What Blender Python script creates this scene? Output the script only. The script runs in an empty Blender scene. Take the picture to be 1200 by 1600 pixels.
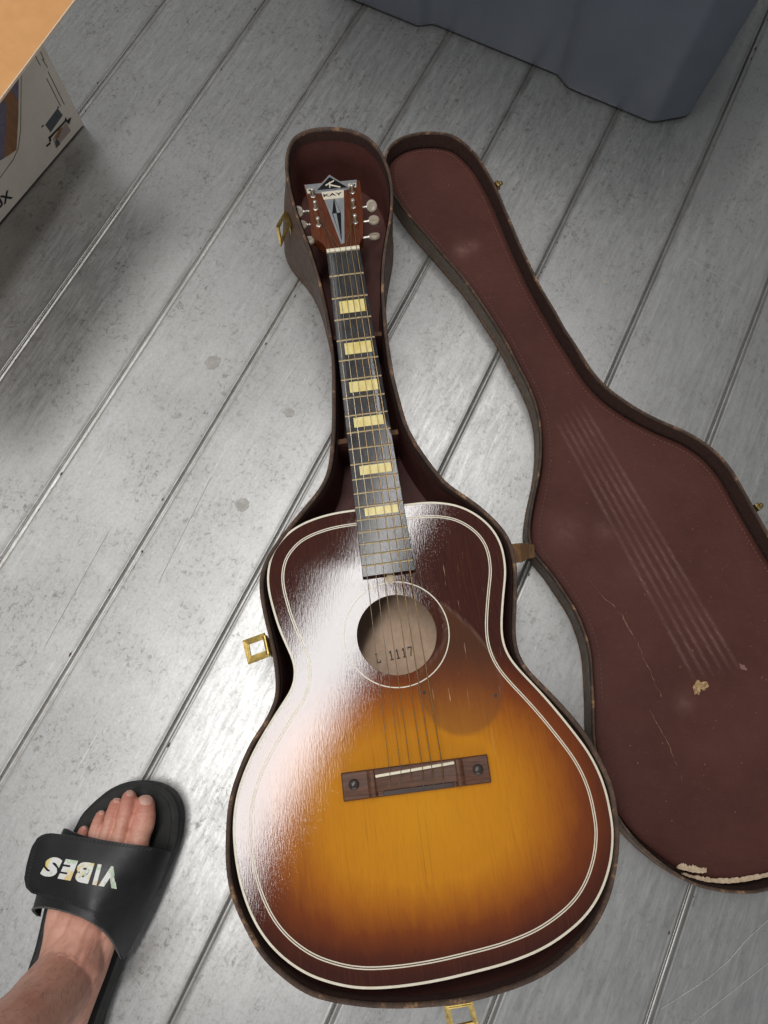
import bpy, bmesh, math, random
import numpy as np
from mathutils import Vector, Matrix
from mathutils.geometry import delaunay_2d_cdt
from mathutils.bvhtree import BVHTree

random.seed(7)
SC = bpy.context.scene
COL = SC.collection

# ------------------------------------------------------------------ camera
CAM_F, CAM_PITCH, CAM_ROLL, CAM_H = 1100.0, 1.27747, -0.0289, 0.91507
_d = Vector((0, math.cos(CAM_PITCH), -math.sin(CAM_PITCH)))
_r = Vector((1, 0, 0))
_u = _r.cross(_d)
_c, _s = math.cos(CAM_ROLL), math.sin(CAM_ROLL)
CR, CU, CD = _c * _r + _s * _u, -_s * _r + _c * _u, _d
CO = Vector((0, 0, CAM_H))
cam = bpy.data.cameras.new('camera')
cam.sensor_fit = 'HORIZONTAL'
cam.sensor_width = 36.0
cam.lens = CAM_F / 1200 * 36.0
cam.clip_start = 0.02
cam.clip_end = 100
camo = bpy.data.objects.new('camera', cam)
COL.objects.link(camo)
camo.matrix_world = Matrix(((CR.x, CU.x, -CD.x, 0), (CR.y, CU.y, -CD.y, 0), (CR.z, CU.z, -CD.z, CAM_H), (0, 0, 0, 1)))
SC.camera = camo

# ------------------------------------------------------------------ world, lamps, exposure
W = bpy.data.worlds.new('World')
SC.world = W
W.use_nodes = True
bg = W.node_tree.nodes['Background']
bg.inputs[0].default_value = (0.95, 0.975, 1.0, 1)
bg.inputs[1].default_value = 0.18


def strip_lamp(name, x, y, z, w, l, power, color, ang=-30, tilt=0):
    d = bpy.data.lights.new(name, 'AREA')
    d.shape = 'RECTANGLE'
    d.size, d.size_y = w, l
    d.energy = power
    d.color = color
    o = bpy.data.objects.new(name, d)
    COL.objects.link(o)
    o.location = (x, y, z)
    o.rotation_euler = (0, math.radians(tilt), math.radians(ang))
    return o


strip_lamp('roof_strip_light', -0.45, -0.02, 2.4, 0.33, 1.5, 22, (1.0, 0.985, 0.97))
strip_lamp('roof_strip_light', 0.19, 1.10, 2.4, 0.13, 1.7, 13, (1.0, 0.985, 0.97))
strip_lamp('roof_strip_light', -1.95, 1.1, 2.4, 1.0, 3.2, 20, (1.0, 0.98, 0.96))
# daylight from the open doorway behind the photographer
dl = strip_lamp('doorway_light', 0.1, -2.7, 1.15, 2.6, 1.9, 32, (0.97, 0.985, 1.0), 0)
dl.rotation_euler = (math.radians(90), 0, 0)
SC.view_settings.view_transform = 'Standard'
SC.view_settings.look = 'None'
SC.view_settings.exposure = 0.0
SC.view_settings.gamma = 1.0
try:
    SC.cycles.max_bounces = 6
    SC.cycles.caustics_reflective = False
    SC.cycles.caustics_refractive = False
except Exception:
    pass


# ------------------------------------------------------------------ geometry helpers
def ray(px, py):
    px, py = float(px), float(py)
    return ((px - 600) / CAM_F * CR + (800 - py) / CAM_F * CU + CD)


def at(px, py, z=0.0):
    v = ray(px, py)
    return CO + v * ((z - CAM_H) / v.z)


def at_plane(px, py, p0, n):
    v = ray(px, py)
    return CO + v * ((p0 - CO).dot(n) / v.dot(n))


def resample_closed(P, n):
    P = np.array(P, float)
    k = len(P)
    out = []
    for i in range(k):
        p0, p1, p2, p3 = P[i - 1], P[i], P[(i + 1) % k], P[(i + 2) % k]
        for t in np.linspace(0, 1, 16, endpoint=False):
            out.append(.5 * ((2 * p1) + (-p0 + p2) * t + (2 * p0 - 5 * p1 + 4 * p2 - p3) * t * t + (-p0 + 3 * p1 - 3 * p2 + p3) * t ** 3))
    out = np.array(out)
    seg = np.linalg.norm(np.roll(out, -1, 0) - out, axis=1)
    s = np.concatenate([[0], np.cumsum(seg)])
    q = np.linspace(0, s[-1], n, endpoint=False)
    ext = np.vstack([out, out[:1]])
    return np.stack([np.interp(q, s, ext[:, j]) for j in range(P.shape[1])], 1)


def smooth_closed(P, n, sig):
    R = resample_closed(P, n)
    L = np.linalg.norm(np.roll(R, -1, 0) - R, axis=1).sum()
    sg = sig / (L / n)
    m = int(4 * sg) + 1
    w = np.exp(-.5 * (np.arange(-m, m + 1) / max(sg, 1e-6)) ** 2)
    w /= w.sum()
    out = np.zeros_like(R)
    for k, wk in zip(range(-m, m + 1), w):
        out += wk * np.roll(R, k, 0)
    if area2(out) < 0:
        out = out[::-1].copy()
    return out


def area2(P):
    x, y = P[:, 0], P[:, 1]
    return .5 * np.sum(x * np.roll(y, -1) - np.roll(x, -1) * y)


def inset(P, d):
    """move a counter-clockwise closed outline inwards by d"""
    t = np.roll(P, -1, 0) - np.roll(P, 1, 0)
    t /= np.linalg.norm(t, axis=1)[:, None] + 1e-12
    n = np.stack([-t[:, 1], t[:, 0]], 1)
    return P + n * (d if np.isscalar(d) else np.asarray(d)[:, None])


class MB:
    def __init__(self):
        self.v, self.f = [], []

    def add(self, vs, fs):
        b = len(self.v)
        self.v += [Vector(v) for v in vs]
        self.f += [tuple(b + i for i in f) for f in fs]
        return self

    def box(self, c, size, rot=None, bev=0.0):
        bm = bmesh.new()
        bmesh.ops.create_cube(bm, size=1)
        bmesh.ops.scale(bm, vec=size, verts=bm.verts)
        if bev:
            bmesh.ops.bevel(bm, geom=bm.edges[:], offset=bev, segments=2, affect='EDGES', profile=.5)
        M = Matrix.Translation(c) @ (rot.to_4x4() if rot else Matrix())
        bm.verts.index_update()
        self.add([M @ v.co for v in bm.verts], [[v.index for v in f.verts] for f in bm.faces])
        bm.free()
        return self

    def loft(self, rings, closed=True, cap0=False, cap1=False):
        n = len(rings[0])
        b = len(self.v)
        for r in rings:
            self.v += [Vector(p) for p in r]
        for k in range(len(rings) - 1):
            for i in range(n if closed else n - 1):
                j = (i + 1) % n
                self.f.append((b + k * n + i, b + k * n + j, b + (k + 1) * n + j, b + (k + 1) * n + i))
        if cap0:
            self.f.append(tuple(b + i for i in range(n))[::-1])
        if cap1:
            self.f.append(tuple(b + (len(rings) - 1) * n + i for i in range(n)))
        return self

    def tube(self, path, r, seg=8, closed=False, cap=True):
        path = [Vector(p) for p in path]
        n = len(path)
        rr = [float(x) for x in r] if hasattr(r, '__len__') else [r] * n
        rings = []
        up = Vector((0, 0, 1))
        px_ = None
        for i, p in enumerate(path):
            a = path[i - 1] if (i > 0 or closed) else p
            c = path[(i + 1) % n] if (i < n - 1 or closed) else p
            t = (c - a).normalized()
            x = t.cross(up) if px_ is None else px_ - t * px_.dot(t)
            if x.length < 1e-4:
                x = t.cross(Vector((1, 0, 0)))
            x.normalize()
            px_ = x.copy()
            y = x.cross(t)
            rings.append([p + rr[i] * (math.cos(2 * math.pi * k / seg) * x + math.sin(2 * math.pi * k / seg) * y) for k in range(seg)])
        if closed:
            rings.append(rings[0])
        return self.loft(rings, True, cap and not closed, cap and not closed)

    def lathe(self, prof, M=None, seg=16):
        """prof: list of (r, z)"""
        M = M or Matrix()
        rings = [[M @ Vector((r * math.cos(2 * math.pi * k / seg), r * math.sin(2 * math.pi * k / seg), z)) for k in range(seg)] for r, z in prof]
        return self.loft(rings, True, True, True)

    def prism(self, P, z0, z1, M=None, bev=0.0):
        M = M or Matrix()
        P = np.array(P, float)
        if area2(P) < 0:
            P = P[::-1]
        if bev:
            Q = inset(P, bev)
            rings = [[(x, y, z0) for x, y in P], [(x, y, z1 - bev) for x, y in P], [(x, y, z1) for x, y in Q]]
        else:
            rings = [[(x, y, z0) for x, y in P], [(x, y, z1) for x, y in P]]
        return self.loft([[M @ Vector(p) for p in r] for r in rings], True, True, True)

    def ring(self, O, I, z0, z1):
        """closed band between two outlines, with top and bottom"""
        r = [[(x, y, z0) for x, y in O], [(x, y, z1) for x, y in O], [(x, y, z1) for x, y in I], [(x, y, z0) for x, y in I]]
        return self.loft(r + [r[0]])


FRAME = {}


def thing(name, label, cat, loc, rotz=0.0, group=None):
    o = bpy.data.objects.new(name, None)
    o.empty_display_size = .05
    COL.objects.link(o)
    o.location = loc
    o.rotation_euler = (0, 0, rotz)
    tag(o, label, cat, group)
    FRAME[o] = Matrix.Translation(loc) @ Matrix.Rotation(rotz, 4, 'Z')
    return o


def tag(o, label=None, cat=None, group=None, kind=None):
    if label:
        o['label'] = label
    if cat:
        o['category'] = cat
    if group:
        o['group'] = group
    if kind:
        o['kind'] = kind
    return o


def mesh_from(name, mb, smooth=False):
    me = bpy.data.meshes.new(name)
    me.from_pydata([tuple(v) for v in mb.v], [], mb.f)
    bm = bmesh.new()
    bm.from_mesh(me)
    bmesh.ops.recalc_face_normals(bm, faces=bm.faces)
    bm.to_mesh(me)
    bm.free()
    if smooth:
        try:
            me.shade_smooth()
            me.set_sharp_from_angle(angle=math.radians(38))
        except Exception:
            pass
    return me


def build(name, mb, mat, parent=None, smooth=True, local=False):
    """one mesh object; vertices are world coordinates unless local (then in the thing's own frame)"""
    F = FRAME.get(parent, Matrix())
    if not local and parent is not None:
        inv = F.inverted()
        mb.v = [inv @ v for v in mb.v]
    me = mesh_from(name, mb, smooth)
    me.materials.append(mat)
    o = bpy.data.objects.new(name, me)
    COL.objects.link(o)
    if parent is not None:
        o.parent = parent
    FRAME[o] = F
    return o


def copy_part(src, parent, loc=None, scale=None):
    o = src.copy()
    COL.objects.link(o)
    o.parent = parent
    if loc is not None:
        o.location = loc
    if scale is not None:
        o.scale = scale
    FRAME[o] = FRAME[src]
    return o


def text_outline(s, bold=0.0, shear=0.0):
    """flat lettering as (verts in 0..1 box, faces, aspect)"""
    cu = bpy.data.curves.new('lettering', 'FONT')
    cu.body = s
    cu.offset = bold
    cu.shear = shear
    cu.resolution_u = 4
    o = bpy.data.objects.new('lettering', cu)
    COL.objects.link(o)
    bpy.context.view_layer.update()
    me = bpy.data.meshes.new_from_object(o.evaluated_get(bpy.context.evaluated_depsgraph_get()))
    V = np.array([v.co[:2] for v in me.vertices])
    F = [tuple(p.vertices) for p in me.polygons]
    bpy.data.objects.remove(o)
    bpy.data.curves.remove(cu)
    lo, hi = V.min(0), V.max(0)
    return (V - lo) / (hi - lo), F, (hi - lo)[0] / (hi - lo)[1]


def fill(P, step, holes=()):
    """triangulated fill of an outline with an interior grid"""
    P = np.array(P)
    pts = [Vector(p) for p in P]
    loops = [list(range(len(P)))]
    for h in holes:
        b = len(pts)
        pts += [Vector(p) for p in h]
        loops.append(list(range(b, b + len(h)))[::-1])
    lo, hi = P.min(0), P.max(0)
    gx = np.arange(lo[0], hi[0], step)
    gy = np.arange(lo[1], hi[1], step * .87)
    X, Y = np.meshgrid(gx, gy)
    X = X + (np.arange(len(gy)) % 2)[:, None] * step / 2
    Q = np.stack([X.ravel(), Y.ravel()], 1)
    keep = sdist(Q, P) < -step * .45
    for h in holes:
        keep &= sdist(Q, np.array(h)) > step * .45
    Q = Q[keep]
    pts += [Vector(p) for p in Q]
    edges = []
    for l in loops:
        edges += [(l[i], l[(i + 1) % len(l)]) for i in range(len(l))]
    r = delaunay_2d_cdt(pts, edges, [], 0, 1e-7)
    V = np.array([tuple(v) for v in r[0]])
    F = np.array([f for f in r[2] if len(f) == 3])
    c = V[F].mean(1)
    k = sdist(c, P) < 0
    for h in holes:
        k &= sdist(c, np.array(h)) > 0
    return V, [tuple(int(i) for i in f) for f in F[k]]


def sdist(Q, P):
    """signed distance of points Q to closed outline P, negative inside"""
    out = np.empty(len(Q))
    A, B = P, np.roll(P, -1, 0)
    D = B - A
    L2 = (D ** 2).sum(1) + 1e-18
    for s in range(0, len(Q), 4000):
        q = Q[s:s + 4000]
        v = q[:, None] - A[None]
        t = np.clip((v * D[None]).sum(2) / L2, 0, 1)
        d = np.linalg.norm(v - t[..., None] * D[None], axis=2).min(1)
        yy = q[:, 1][:, None]
        cond = (A[None, :, 1] > yy) != (B[None, :, 1] > yy)
        xi = A[None, :, 0] + (yy - A[None, :, 1]) * D[None, :, 0] / np.where(np.abs(D[:, 1]) < 1e-12, 1e-12, D[:, 1])[None]
        ins = (cond & (q[:, 0][:, None] < xi)).sum(1) % 2 == 1
        out[s:s + 4000] = np.where(ins, -d, d)
    return out


# ------------------------------------------------------------------ materials
class NT:
    def __init__(self, name):
        self.m = bpy.data.materials.new(name)
        self.m.use_nodes = True
        self.t = self.m.node_tree
        self.b = self.t.nodes['Principled BSDF']
        self.co = None

    def n(self, typ, **kw):
        x = self.t.nodes.new(typ)
        for k, v in kw.items():
            setattr(x, k, v)
        return x

    def link(self, a, b):
        self.t.links.new(a, b)

    def coord(self, scale=(1, 1, 1), rot=(0, 0, 0)):
        if self.co is None:
            self.co = self.n('ShaderNodeTexCoord').outputs['Object']
        m = self.n('ShaderNodeMapping')
        m.inputs['Scale'].default_value = scale
        m.inputs['Rotation'].default_value = rot
        self.link(self.co, m.inputs[0])
        return m.outputs[0]

    def noise(self, scale, detail=4, rough=.6, vec=None, dist=0.0):
        x = self.n('ShaderNodeTexNoise')
        x.inputs['Scale'].default_value = scale
        x.inputs['Detail'].default_value = detail
        x.inputs['Roughness'].default_value = rough
        x.inputs['Distortion'].default_value = dist
        self.link(vec if vec is not None else self.coord(), x.inputs['Vector'])
        return x.outputs[0]

    def ramp(self, fac, stops, interp='LINEAR'):
        r = self.n('ShaderNodeValToRGB')
        r.color_ramp.interpolation = interp
        e = r.color_ramp.elements
        while len(e) < len(stops):
            e.new(.5)
        for el, (p, c) in zip(e, stops):
            el.position = p
            el.color = (c, c, c, 1) if not hasattr(c, '__len__') else (*c, 1)
        self.link(fac, r.inputs[0])
        return r.outputs[0]

    def mix(self, fac, a, b, mode='MIX'):
        x = self.n('ShaderNodeMix', data_type='RGBA', blend_type=mode)
        for s, v in ((x.inputs[0], fac), (x.inputs[6], a), (x.inputs[7], b)):
            if hasattr(v, 'is_output'):
                self.link(v, s)
            elif hasattr(v, '__len__'):
                s.default_value = (*v, 1)
            else:
                s.default_value = v
        return x.outputs[2]

    def math(self, op, a, b=0.0, c=None, clamp=False):
        x = self.n('ShaderNodeMath', operation=op, use_clamp=clamp)
        for s, v in zip(x.inputs, (a, b, c)):
            if v is None:
                continue
            if hasattr(v, 'is_output'):
                self.link(v, s)
            else:
                s.default_value = v
        return x.outputs[0]

    def set(self, **kw):
        for k, v in kw.items():
            s = self.b.inputs[k.replace('_', ' ')]
            if hasattr(v, 'is_output'):
                self.link(v, s)
            elif hasattr(v, '__len__'):
                s.default_value = (*v, 1)
            else:
                s.default_value = v
        return self

    def bump(self, h, strength=.3, dist=.001):
        x = self.n('ShaderNodeBump')
        x.inputs['Strength'].default_value = strength
        x.inputs['Distance'].default_value = dist
        self.link(h, x.inputs['Height'])
        self.link(x.outputs[0], self.b.inputs['Normal'])
        self.link(x.outputs[0], self.b.inputs['Coat Normal'])
        return self


def simple(name, c1, c2=None, rough=.5, metal=0.0, scale=60, stretch=(1, 1, 1), bump=0.0, bscale=None, bdist=.0006, lo=.35, hi=.65, **kw):
    m = NT(name)
    c2 = c2 or tuple(x * .8 for x in c1)
    v = m.coord(stretch)
    nz = m.noise(scale, 5, .65, v)
    m.set(Base_Color=m.ramp(nz, [(lo, c1), (hi, c2)]), Metallic=metal, **kw)
    r2 = m.noise(scale * .7, 4, .6, v)
    m.set(Roughness=m.ramp(r2, [(.3, max(rough - .07, .03)), (.7, min(rough + .09, 1))]))
    if bump:
        m.bump(m.noise(bscale or scale * 3, 4, .6, v), bump, bdist)
    return m.m


# ================================================================== FLOOR
SEAM_YAW, SEAM_OFF, SEAM_S = -0.47864, -0.87513, 0.15895
SN = Vector((math.cos(SEAM_YAW), math.sin(SEAM_YAW), 0))          # across the planks
SD = Vector((-math.sin(SEAM_YAW), math.cos(SEAM_YAW), 0))         # along the planks


def floor_material():
    S_ = SEAM_S
    m = NT('worn_aluminium')
    oi = m.n('ShaderNodeObjectInfo')
    co = m.n('ShaderNodeTexCoord').outputs['Object']
    add = m.n('ShaderNodeVectorMath', operation='ADD')
    mul = m.n('ShaderNodeVectorMath', operation='SCALE')
    m.link(oi.outputs['Random'], mul.inputs['Scale'])
    mul.inputs[0].default_value = (3.1, 17.0, 5.0)
    m.link(co, add.inputs[0])
    m.link(mul.outputs[0], add.inputs[1])
    m.co = add.outputs[0]
    big = m.noise(7, 5, .6)
    streak = m.noise(30, 5, .65, m.coord((9, .45, 1)))
    fine = m.noise(330, 5, .75, m.coord((1, .75, 1)))
    spk = m.noise(150, 6, .8, m.coord((1, .8, 1), (0, 0, .4)), .6)
    patch = m.noise(14, 6, .7)
    grit = m.noise(620, 3, .7)
    gp = m.n('ShaderNodeNewGeometry')
    dt = m.n('ShaderNodeVectorMath', operation='DOT_PRODUCT')
    m.link(gp.outputs['Position'], dt.inputs[0])
    dt.inputs[1].default_value = tuple(SN)
    ox = m.ramp(m.math('ADD', m.math('MULTIPLY', dt.outputs['Value'], .8), m.math('MULTIPLY', m.math('SUBTRACT', m.noise(3, 3, .5), .5), .5)), [(0.0, 1), (.34, .28)])
    ux = m.n('ShaderNodeSeparateXYZ')
    m.link(co, ux.inputs[0])
    joint = m.math('ADD', m.ramp(ux.outputs[0], [(.0095, 1), (.0108, 0)]), m.ramp(ux.outputs[0], [(S_ - .0072, 0), (S_ - .0058, 1)]), None, True)
    base = m.mix(m.ramp(big, [(.35, 0), (.7, 1)]), (.51, .508, .497), (.41, .408, .398))
    base = m.mix(m.math('MULTIPLY', m.ramp(streak, [(.35, 0), (.75, 1)]), .16), base, (.68, .69, .70))
    base = m.mix(m.math('MULTIPLY', m.math('MULTIPLY', m.ramp(fine, [(.45, 0), (.66, 1)]), .38), ox), base, (.29, .28, .265))
    sm = m.math('MULTIPLY', m.ramp(spk, [(.53, 0), (.62, 1)]), m.ramp(patch, [(.38, 0.05), (.62, 1)]))
    base = m.mix(m.math('MULTIPLY', m.math('MULTIPLY', sm, .72), ox), base, (.13, .115, .095))
    spots = m.noise(38, 2, .5, None, .3)
    base = m.mix(m.math('MULTIPLY', m.ramp(spots, [(.72, 0), (.76, 1)]), .25), base, (.22, .20, .17))
    light = m.math('MULTIPLY', m.ramp(grit, [(.60, 0), (.72, 1)]), m.ramp(patch, [(.3, 1), (.6, .3)]))
    base = m.mix(m.math('MULTIPLY', m.math('MULTIPLY', light, .4), ox), base, (.86, .86, .84))
    # long scratches
    scr = m.noise(26, 2, .4, m.coord((6, .12, 1), (0, 0, .25)))
    base = m.mix(m.math('MULTIPLY', m.ramp(scr, [(.497, 0), (.5, 1), (.503, 0)]), .35), base, (.85, .85, .85))
    base = m.mix(m.math('MULTIPLY', m.ramp(m.noise(40, 4, .6, m.coord((7, .5, 1))), [(.45, 0), (.75, 1)]), .12), base, (.36, .36, .36))
    base = m.mix(m.math('MULTIPLY', joint, m.ramp(m.noise(50, 4, .7, m.coord((1, .3, 1))), [(.3, .25), (.6, .75)])), base, (.26, .25, .23))
    m.set(Base_Color=base)
    dust = m.ramp(m.math('ADD', m.math('MULTIPLY', big, .6), m.math('MULTIPLY', fine, .4)), [(.35, .97), (.65, .80)])
    m.set(Metallic=dust)
    m.set(Roughness=m.ramp(m.noise(60, 5, .7, m.coord((3, .4, 1))), [(.3, .35), (.7, .50)]))
    h = m.math('ADD', m.math('MULTIPLY', fine, .6), m.math('MULTIPLY', spk, .5))
    m.bump(h, .20, .0005)
    return m.m


M_FLOOR = floor_material()
M_DARK = simple('seam_dirt', (.03, .028, .025), (.07, .06, .05), .9, scale=90)
floor_mb = MB()
cx, cy = 0.02, 0.5
fv = []
for a, b in ((-1.6, -2.2), (1.6, -2.2), (1.6, 2.2), (-1.6, 2.2)):
    p = Vector((cx, cy, -.0065)) + SN * a + SD * b
    fv.append(p)
floor_mb.add(fv + [p - Vector((0, 0, .03)) for p in fv], [(0, 1, 2, 3), (7, 6, 5, 4), (0, 4, 5, 1), (1, 5, 6, 2), (2, 6, 7, 3), (3, 7, 4, 0)])
floor = build('floor', floor_mb, M_DARK, None, False)
floor['kind'] = 'structure'
S = SEAM_S
prof = [(0, -.0016), (.0004, -.0014), (.0007, -.0004), (.0012, .0003), (.0024, .0007), (.0040, .0007), (.0054, .0003), (.0064, -.0003), (.0076, -.0003), (.0088, 0), (.0098, 0), (.0115, 0),
        (.03, 0), (.06, 0), (.10, 0), (S - .009, 0), (S - .0060, 0), (S - .0045, 0), (S - .0030, .0003), (S - .0016, .0002), (S - .0009, -.0004), (S - .0006, -.0014), (S - .0001, -.0016)]
plank_src = None
PL = 4.2
seam_fix = {4: .0018, 5: -.0025, 6: -.002}
for k in range(-6, 15):
    if plank_src is None:
        mb = MB()
        rings = []
        for j in range(2):
            y = (-.5 + j) * PL
            rings.append([(u, y, z) for u, z in prof])
        mb.loft(rings, closed=False)
        me = mesh_from('plank', mb, True)
        me.materials.append(M_FLOOR)
        plank_src = bpy.data.objects.new('plank', me)
        o = plank_src
    else:
        o = plank_src.copy()
    COL.objects.link(o)
    o.parent = floor
    off = SEAM_OFF + (k) * S - .004
    c = Vector((cx, cy, 0))
    base = SN * off + SD * (c.dot(SD))
    o.location = base
    o.rotation_euler = (0, 0, SEAM_YAW)

# scratches in the metal: raised burrs too thin to lift out, one part
M_SCR = simple('bright_scratch', (.52, .52, .51), (.40, .40, .40), .5, .3)
sc = MB()
for path in ([(1032, 1577), (1062, 1558), (1105, 1530), (1140, 1500), (1165, 1470), (1200, 1438)], [(1080, 1600), (1150, 1545), (1200, 1505)], [(1086, 557), (1121, 611)], [(1075, 403), (1160, 452)],
             [(1175, 632), (1200, 668)], [(1090, 486), (1112, 545)], [(1110, 500), (1124, 532)], [(1186, 560), (1150, 700)], [(250, 905), (330, 745)], [(70, 1010), (170, 830)], [(186, 372), (228, 465)], [(980, 470), (1020, 400)]):
    sc.tube([at(x, y, .00025) for x, y in path], .00028, 5)
build('scratch_marks', sc, M_SCR, floor, True)['kind'] = 'stuff'

# stains lying on the deck
M_STAIN = simple('dull_stain', (.37, .355, .325), (.46, .445, .42), .62, .75, scale=140)
for (x, y, r) in ((452, 645, .0075), (379, 789, .0095), (333, 566, .0115), (945, 440, .005)):
    c = at(x, y)
    n = 22
    pts = [(c.x + r * (1 + .22 * random.uniform(-1, 1)) * math.cos(2 * math.pi * i / n), c.y + r * (1 + .22 * random.uniform(-1, 1)) * math.sin(2 * math.pi * i / n)) for i in range(n)]
    build('stain', MB().prism(pts, .0002, .0005), M_STAIN, floor, False)

# grit caught in the joints
gr = MB()
rg_ = random.Random(9)
for _ in range(170):
    k = rg_.randint(0, 9)
    u_ = SEAM_OFF + k * S + rg_.choice((.0034, -.0092, .0034)) + rg_.uniform(-.0012, .0012)
    p = SN * u_ + SD * rg_.uniform(-.45, 1.35)
    r_ = rg_.uniform(.0005, .0018)
    gr.tube([p + Vector((0, 0, -.0006)) - SD * r_ * rg_.uniform(1, 3), p + Vector((0, 0, .0002)), p + Vector((0, 0, -.0006)) + SD * r_ * rg_.uniform(1, 3)], [r_ * .3, r_ * .8, r_ * .3], 6)
build('grit', gr, simple('dark_grit', (.05, .035, .025), (.16, .11, .075), .95, scale=300), floor, True)['kind'] = 'stuff'

# ================================================================== GUITAR
GX, GY, GA = -0.04396, 0.60210, 0.10847
G = thing('acoustic_guitar', 'sunburst acoustic guitar with block inlays lying face up in the open brown case', 'guitar', (GX, GY, 0), GA)
GF = FRAME[G]
GI = GF.inverted()


def gl(px, py, z):
    p = GI @ at(px, py, z)
    return (p.x, p.y)


ZT = .112
BODY = [(556, 796), (518, 802), (485, 812), (456, 827), (435, 848), (423, 869), (417.5, 894), (418, 919), (424.6, 948), (435, 982), (447.5, 1011), (456.7, 1032), (460, 1050), (456, 1074), (445, 1092), (415, 1139), (392.5, 1180), (375.6, 1221), (366, 1262), (364, 1307), (370, 1360), (383, 1409), (404, 1454), (434, 1491), (475, 1521), (520, 1538), (565, 1545.6), (620, 1543.5), (683, 1534), (747, 1519), (797, 1505), (848, 1484), (889, 1457), (921, 1426), (943, 1388), (956, 1343), (959, 1299), (955, 1270), (948, 1237), (936, 1204), (918, 1171), (891, 1135), (864, 1102), (840, 1075), (818, 1052), (797.5, 1027.5), (787, 1002), (785, 973), (788, 927), (791, 894), (787, 861), (777, 836), (760, 815), (735, 797.5), (706, 787), (668, 784), (631, 788)]
body = smooth_closed([gl(x, y, ZT) for x, y in BODY], 320, .007)


def top_material():
    m = NT('sunburst_top')
    at_ = m.n('ShaderNodeAttribute', attribute_name='burst')
    gd = m.n('ShaderNodeAttribute', attribute_name='guard')
    ed = m.n('ShaderNodeAttribute', attribute_name='guardedge')
    grain = m.noise(120, 5, .65, m.coord((6, .35, 1)))
    fig = m.noise(26, 5, .65, m.coord((2.2, .7, 1)), .8)
    b = m.math('ADD', at_.outputs['Fac'], m.math('MULTIPLY', m.math('SUBTRACT', fig, .5), .12))
    b = m.math('ADD', b, m.math('MULTIPLY', m.math('SUBTRACT', grain, .5), .06))
    col = m.ramp(b, [(0.0, (.64, .268, .008)), (.45, (.57, .215, .007)), (.63, (.38, .112, .006)), (.77, (.19, .040, .006)), (.90, (.080, .0150, .0055)), (1.0, (.046, .0092, .0052))])
    col = m.mix(m.math('MULTIPLY', m.ramp(grain, [(.5, 0), (.75, 1)]), .22), col, (.16, .055, .012))
    gl_ = m.noise(170, 3, .5, m.coord((2.6, .045, 1)))
    col = m.mix(m.math('MULTIPLY', m.ramp(gl_, [(.60, 0), (.70, 1)]), .22), col, (.16, .045, .008))
    gcol = m.mix(.33, m.mix(1.0, col, (.84, .82, 1.3), 'MULTIPLY'), (.165, .068, .022))
    col = m.mix(gd.outputs['Fac'], col, gcol)
    col = m.mix(m.math('MULTIPLY', ed.outputs['Fac'], .20), col, (.40, .28, .22))
    # pale flecks where lacquer has chipped along the grain
    fl = m.noise(150, 4, .6, m.coord((3.2, .13, 1)))
    up = m.n('ShaderNodeAttribute', attribute_name='wear')
    flm = m.math('MULTIPLY', m.ramp(fl, [(.665, 0), (.70, 1)]), up.outputs['Fac'])
    col = m.mix(m.math('MULTIPLY', flm, .75), col, (.60, .46, .28))
    m.set(Base_Color=col, Specular_IOR_Level=0.0, Coat_Weight=1.0, Coat_Roughness=.05, Coat_IOR=1.62)
    m.set(Roughness=m.ramp(m.noise(60, 4, .7, m.coord((3, .5, 1))), [(.3, .14), (.7, .20)]))
    h = m.math('ADD', m.noise(440, 3, .6, m.coord((1.9, .34, 1))), m.math('MULTIPLY', m.noise(90, 4, .6, m.coord((1.2, .5, 1))), .35))
    m.bump(h, 1.0, .000046)
    return m.m


M_TOP = top_material()
M_CREAM = simple('cream_binding', (.80, .74, .60), (.70, .63, .48), .35, scale=200)
M_MAHO = simple('brown_mahogany', (.16, .045, .016), (.09, .025, .01), .3, scale=80, stretch=(4, .4, 1))
M_INNER = simple('bare_wood_inside', (.80, .58, .42), (.66, .46, .32), .8, scale=130, stretch=(1, .6, 1))
M_RIMWOOD = simple('bare_wood_rim', (.45, .27, .12), (.32, .17, .07), .7, scale=100)

# top plate with the sound hole
HC = np.array([-.0006, -.5075])
th = np.linspace(0, 2 * math.pi, 72, endpoint=False)
hole = HC + .0452 * np.stack([np.cos(th), np.sin(th)], 1)
tb = inset(body, .0021)
V, F = fill(tb, .0034, [hole])


def bulge(x, y, k=.0016):
    return k


GUARD = np.array([gl(*p, ZT) for p in ((684, 940), (715, 962), (745, 992), (768, 1020), (781, 1055), (785, 1088), (777, 1118), (752, 1142), (720, 1150), (690, 1140), (668, 1115), (655, 1085), (650, 1055), (668, 1040), (690, 1010), (697, 975))])
GUARD = smooth_closed(GUARD, 90, .006)
mb = MB()
nv = len(V)
mb.v = [Vector((x, y, ZT)) for x, y in V]
mb.f = list(F)
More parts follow.
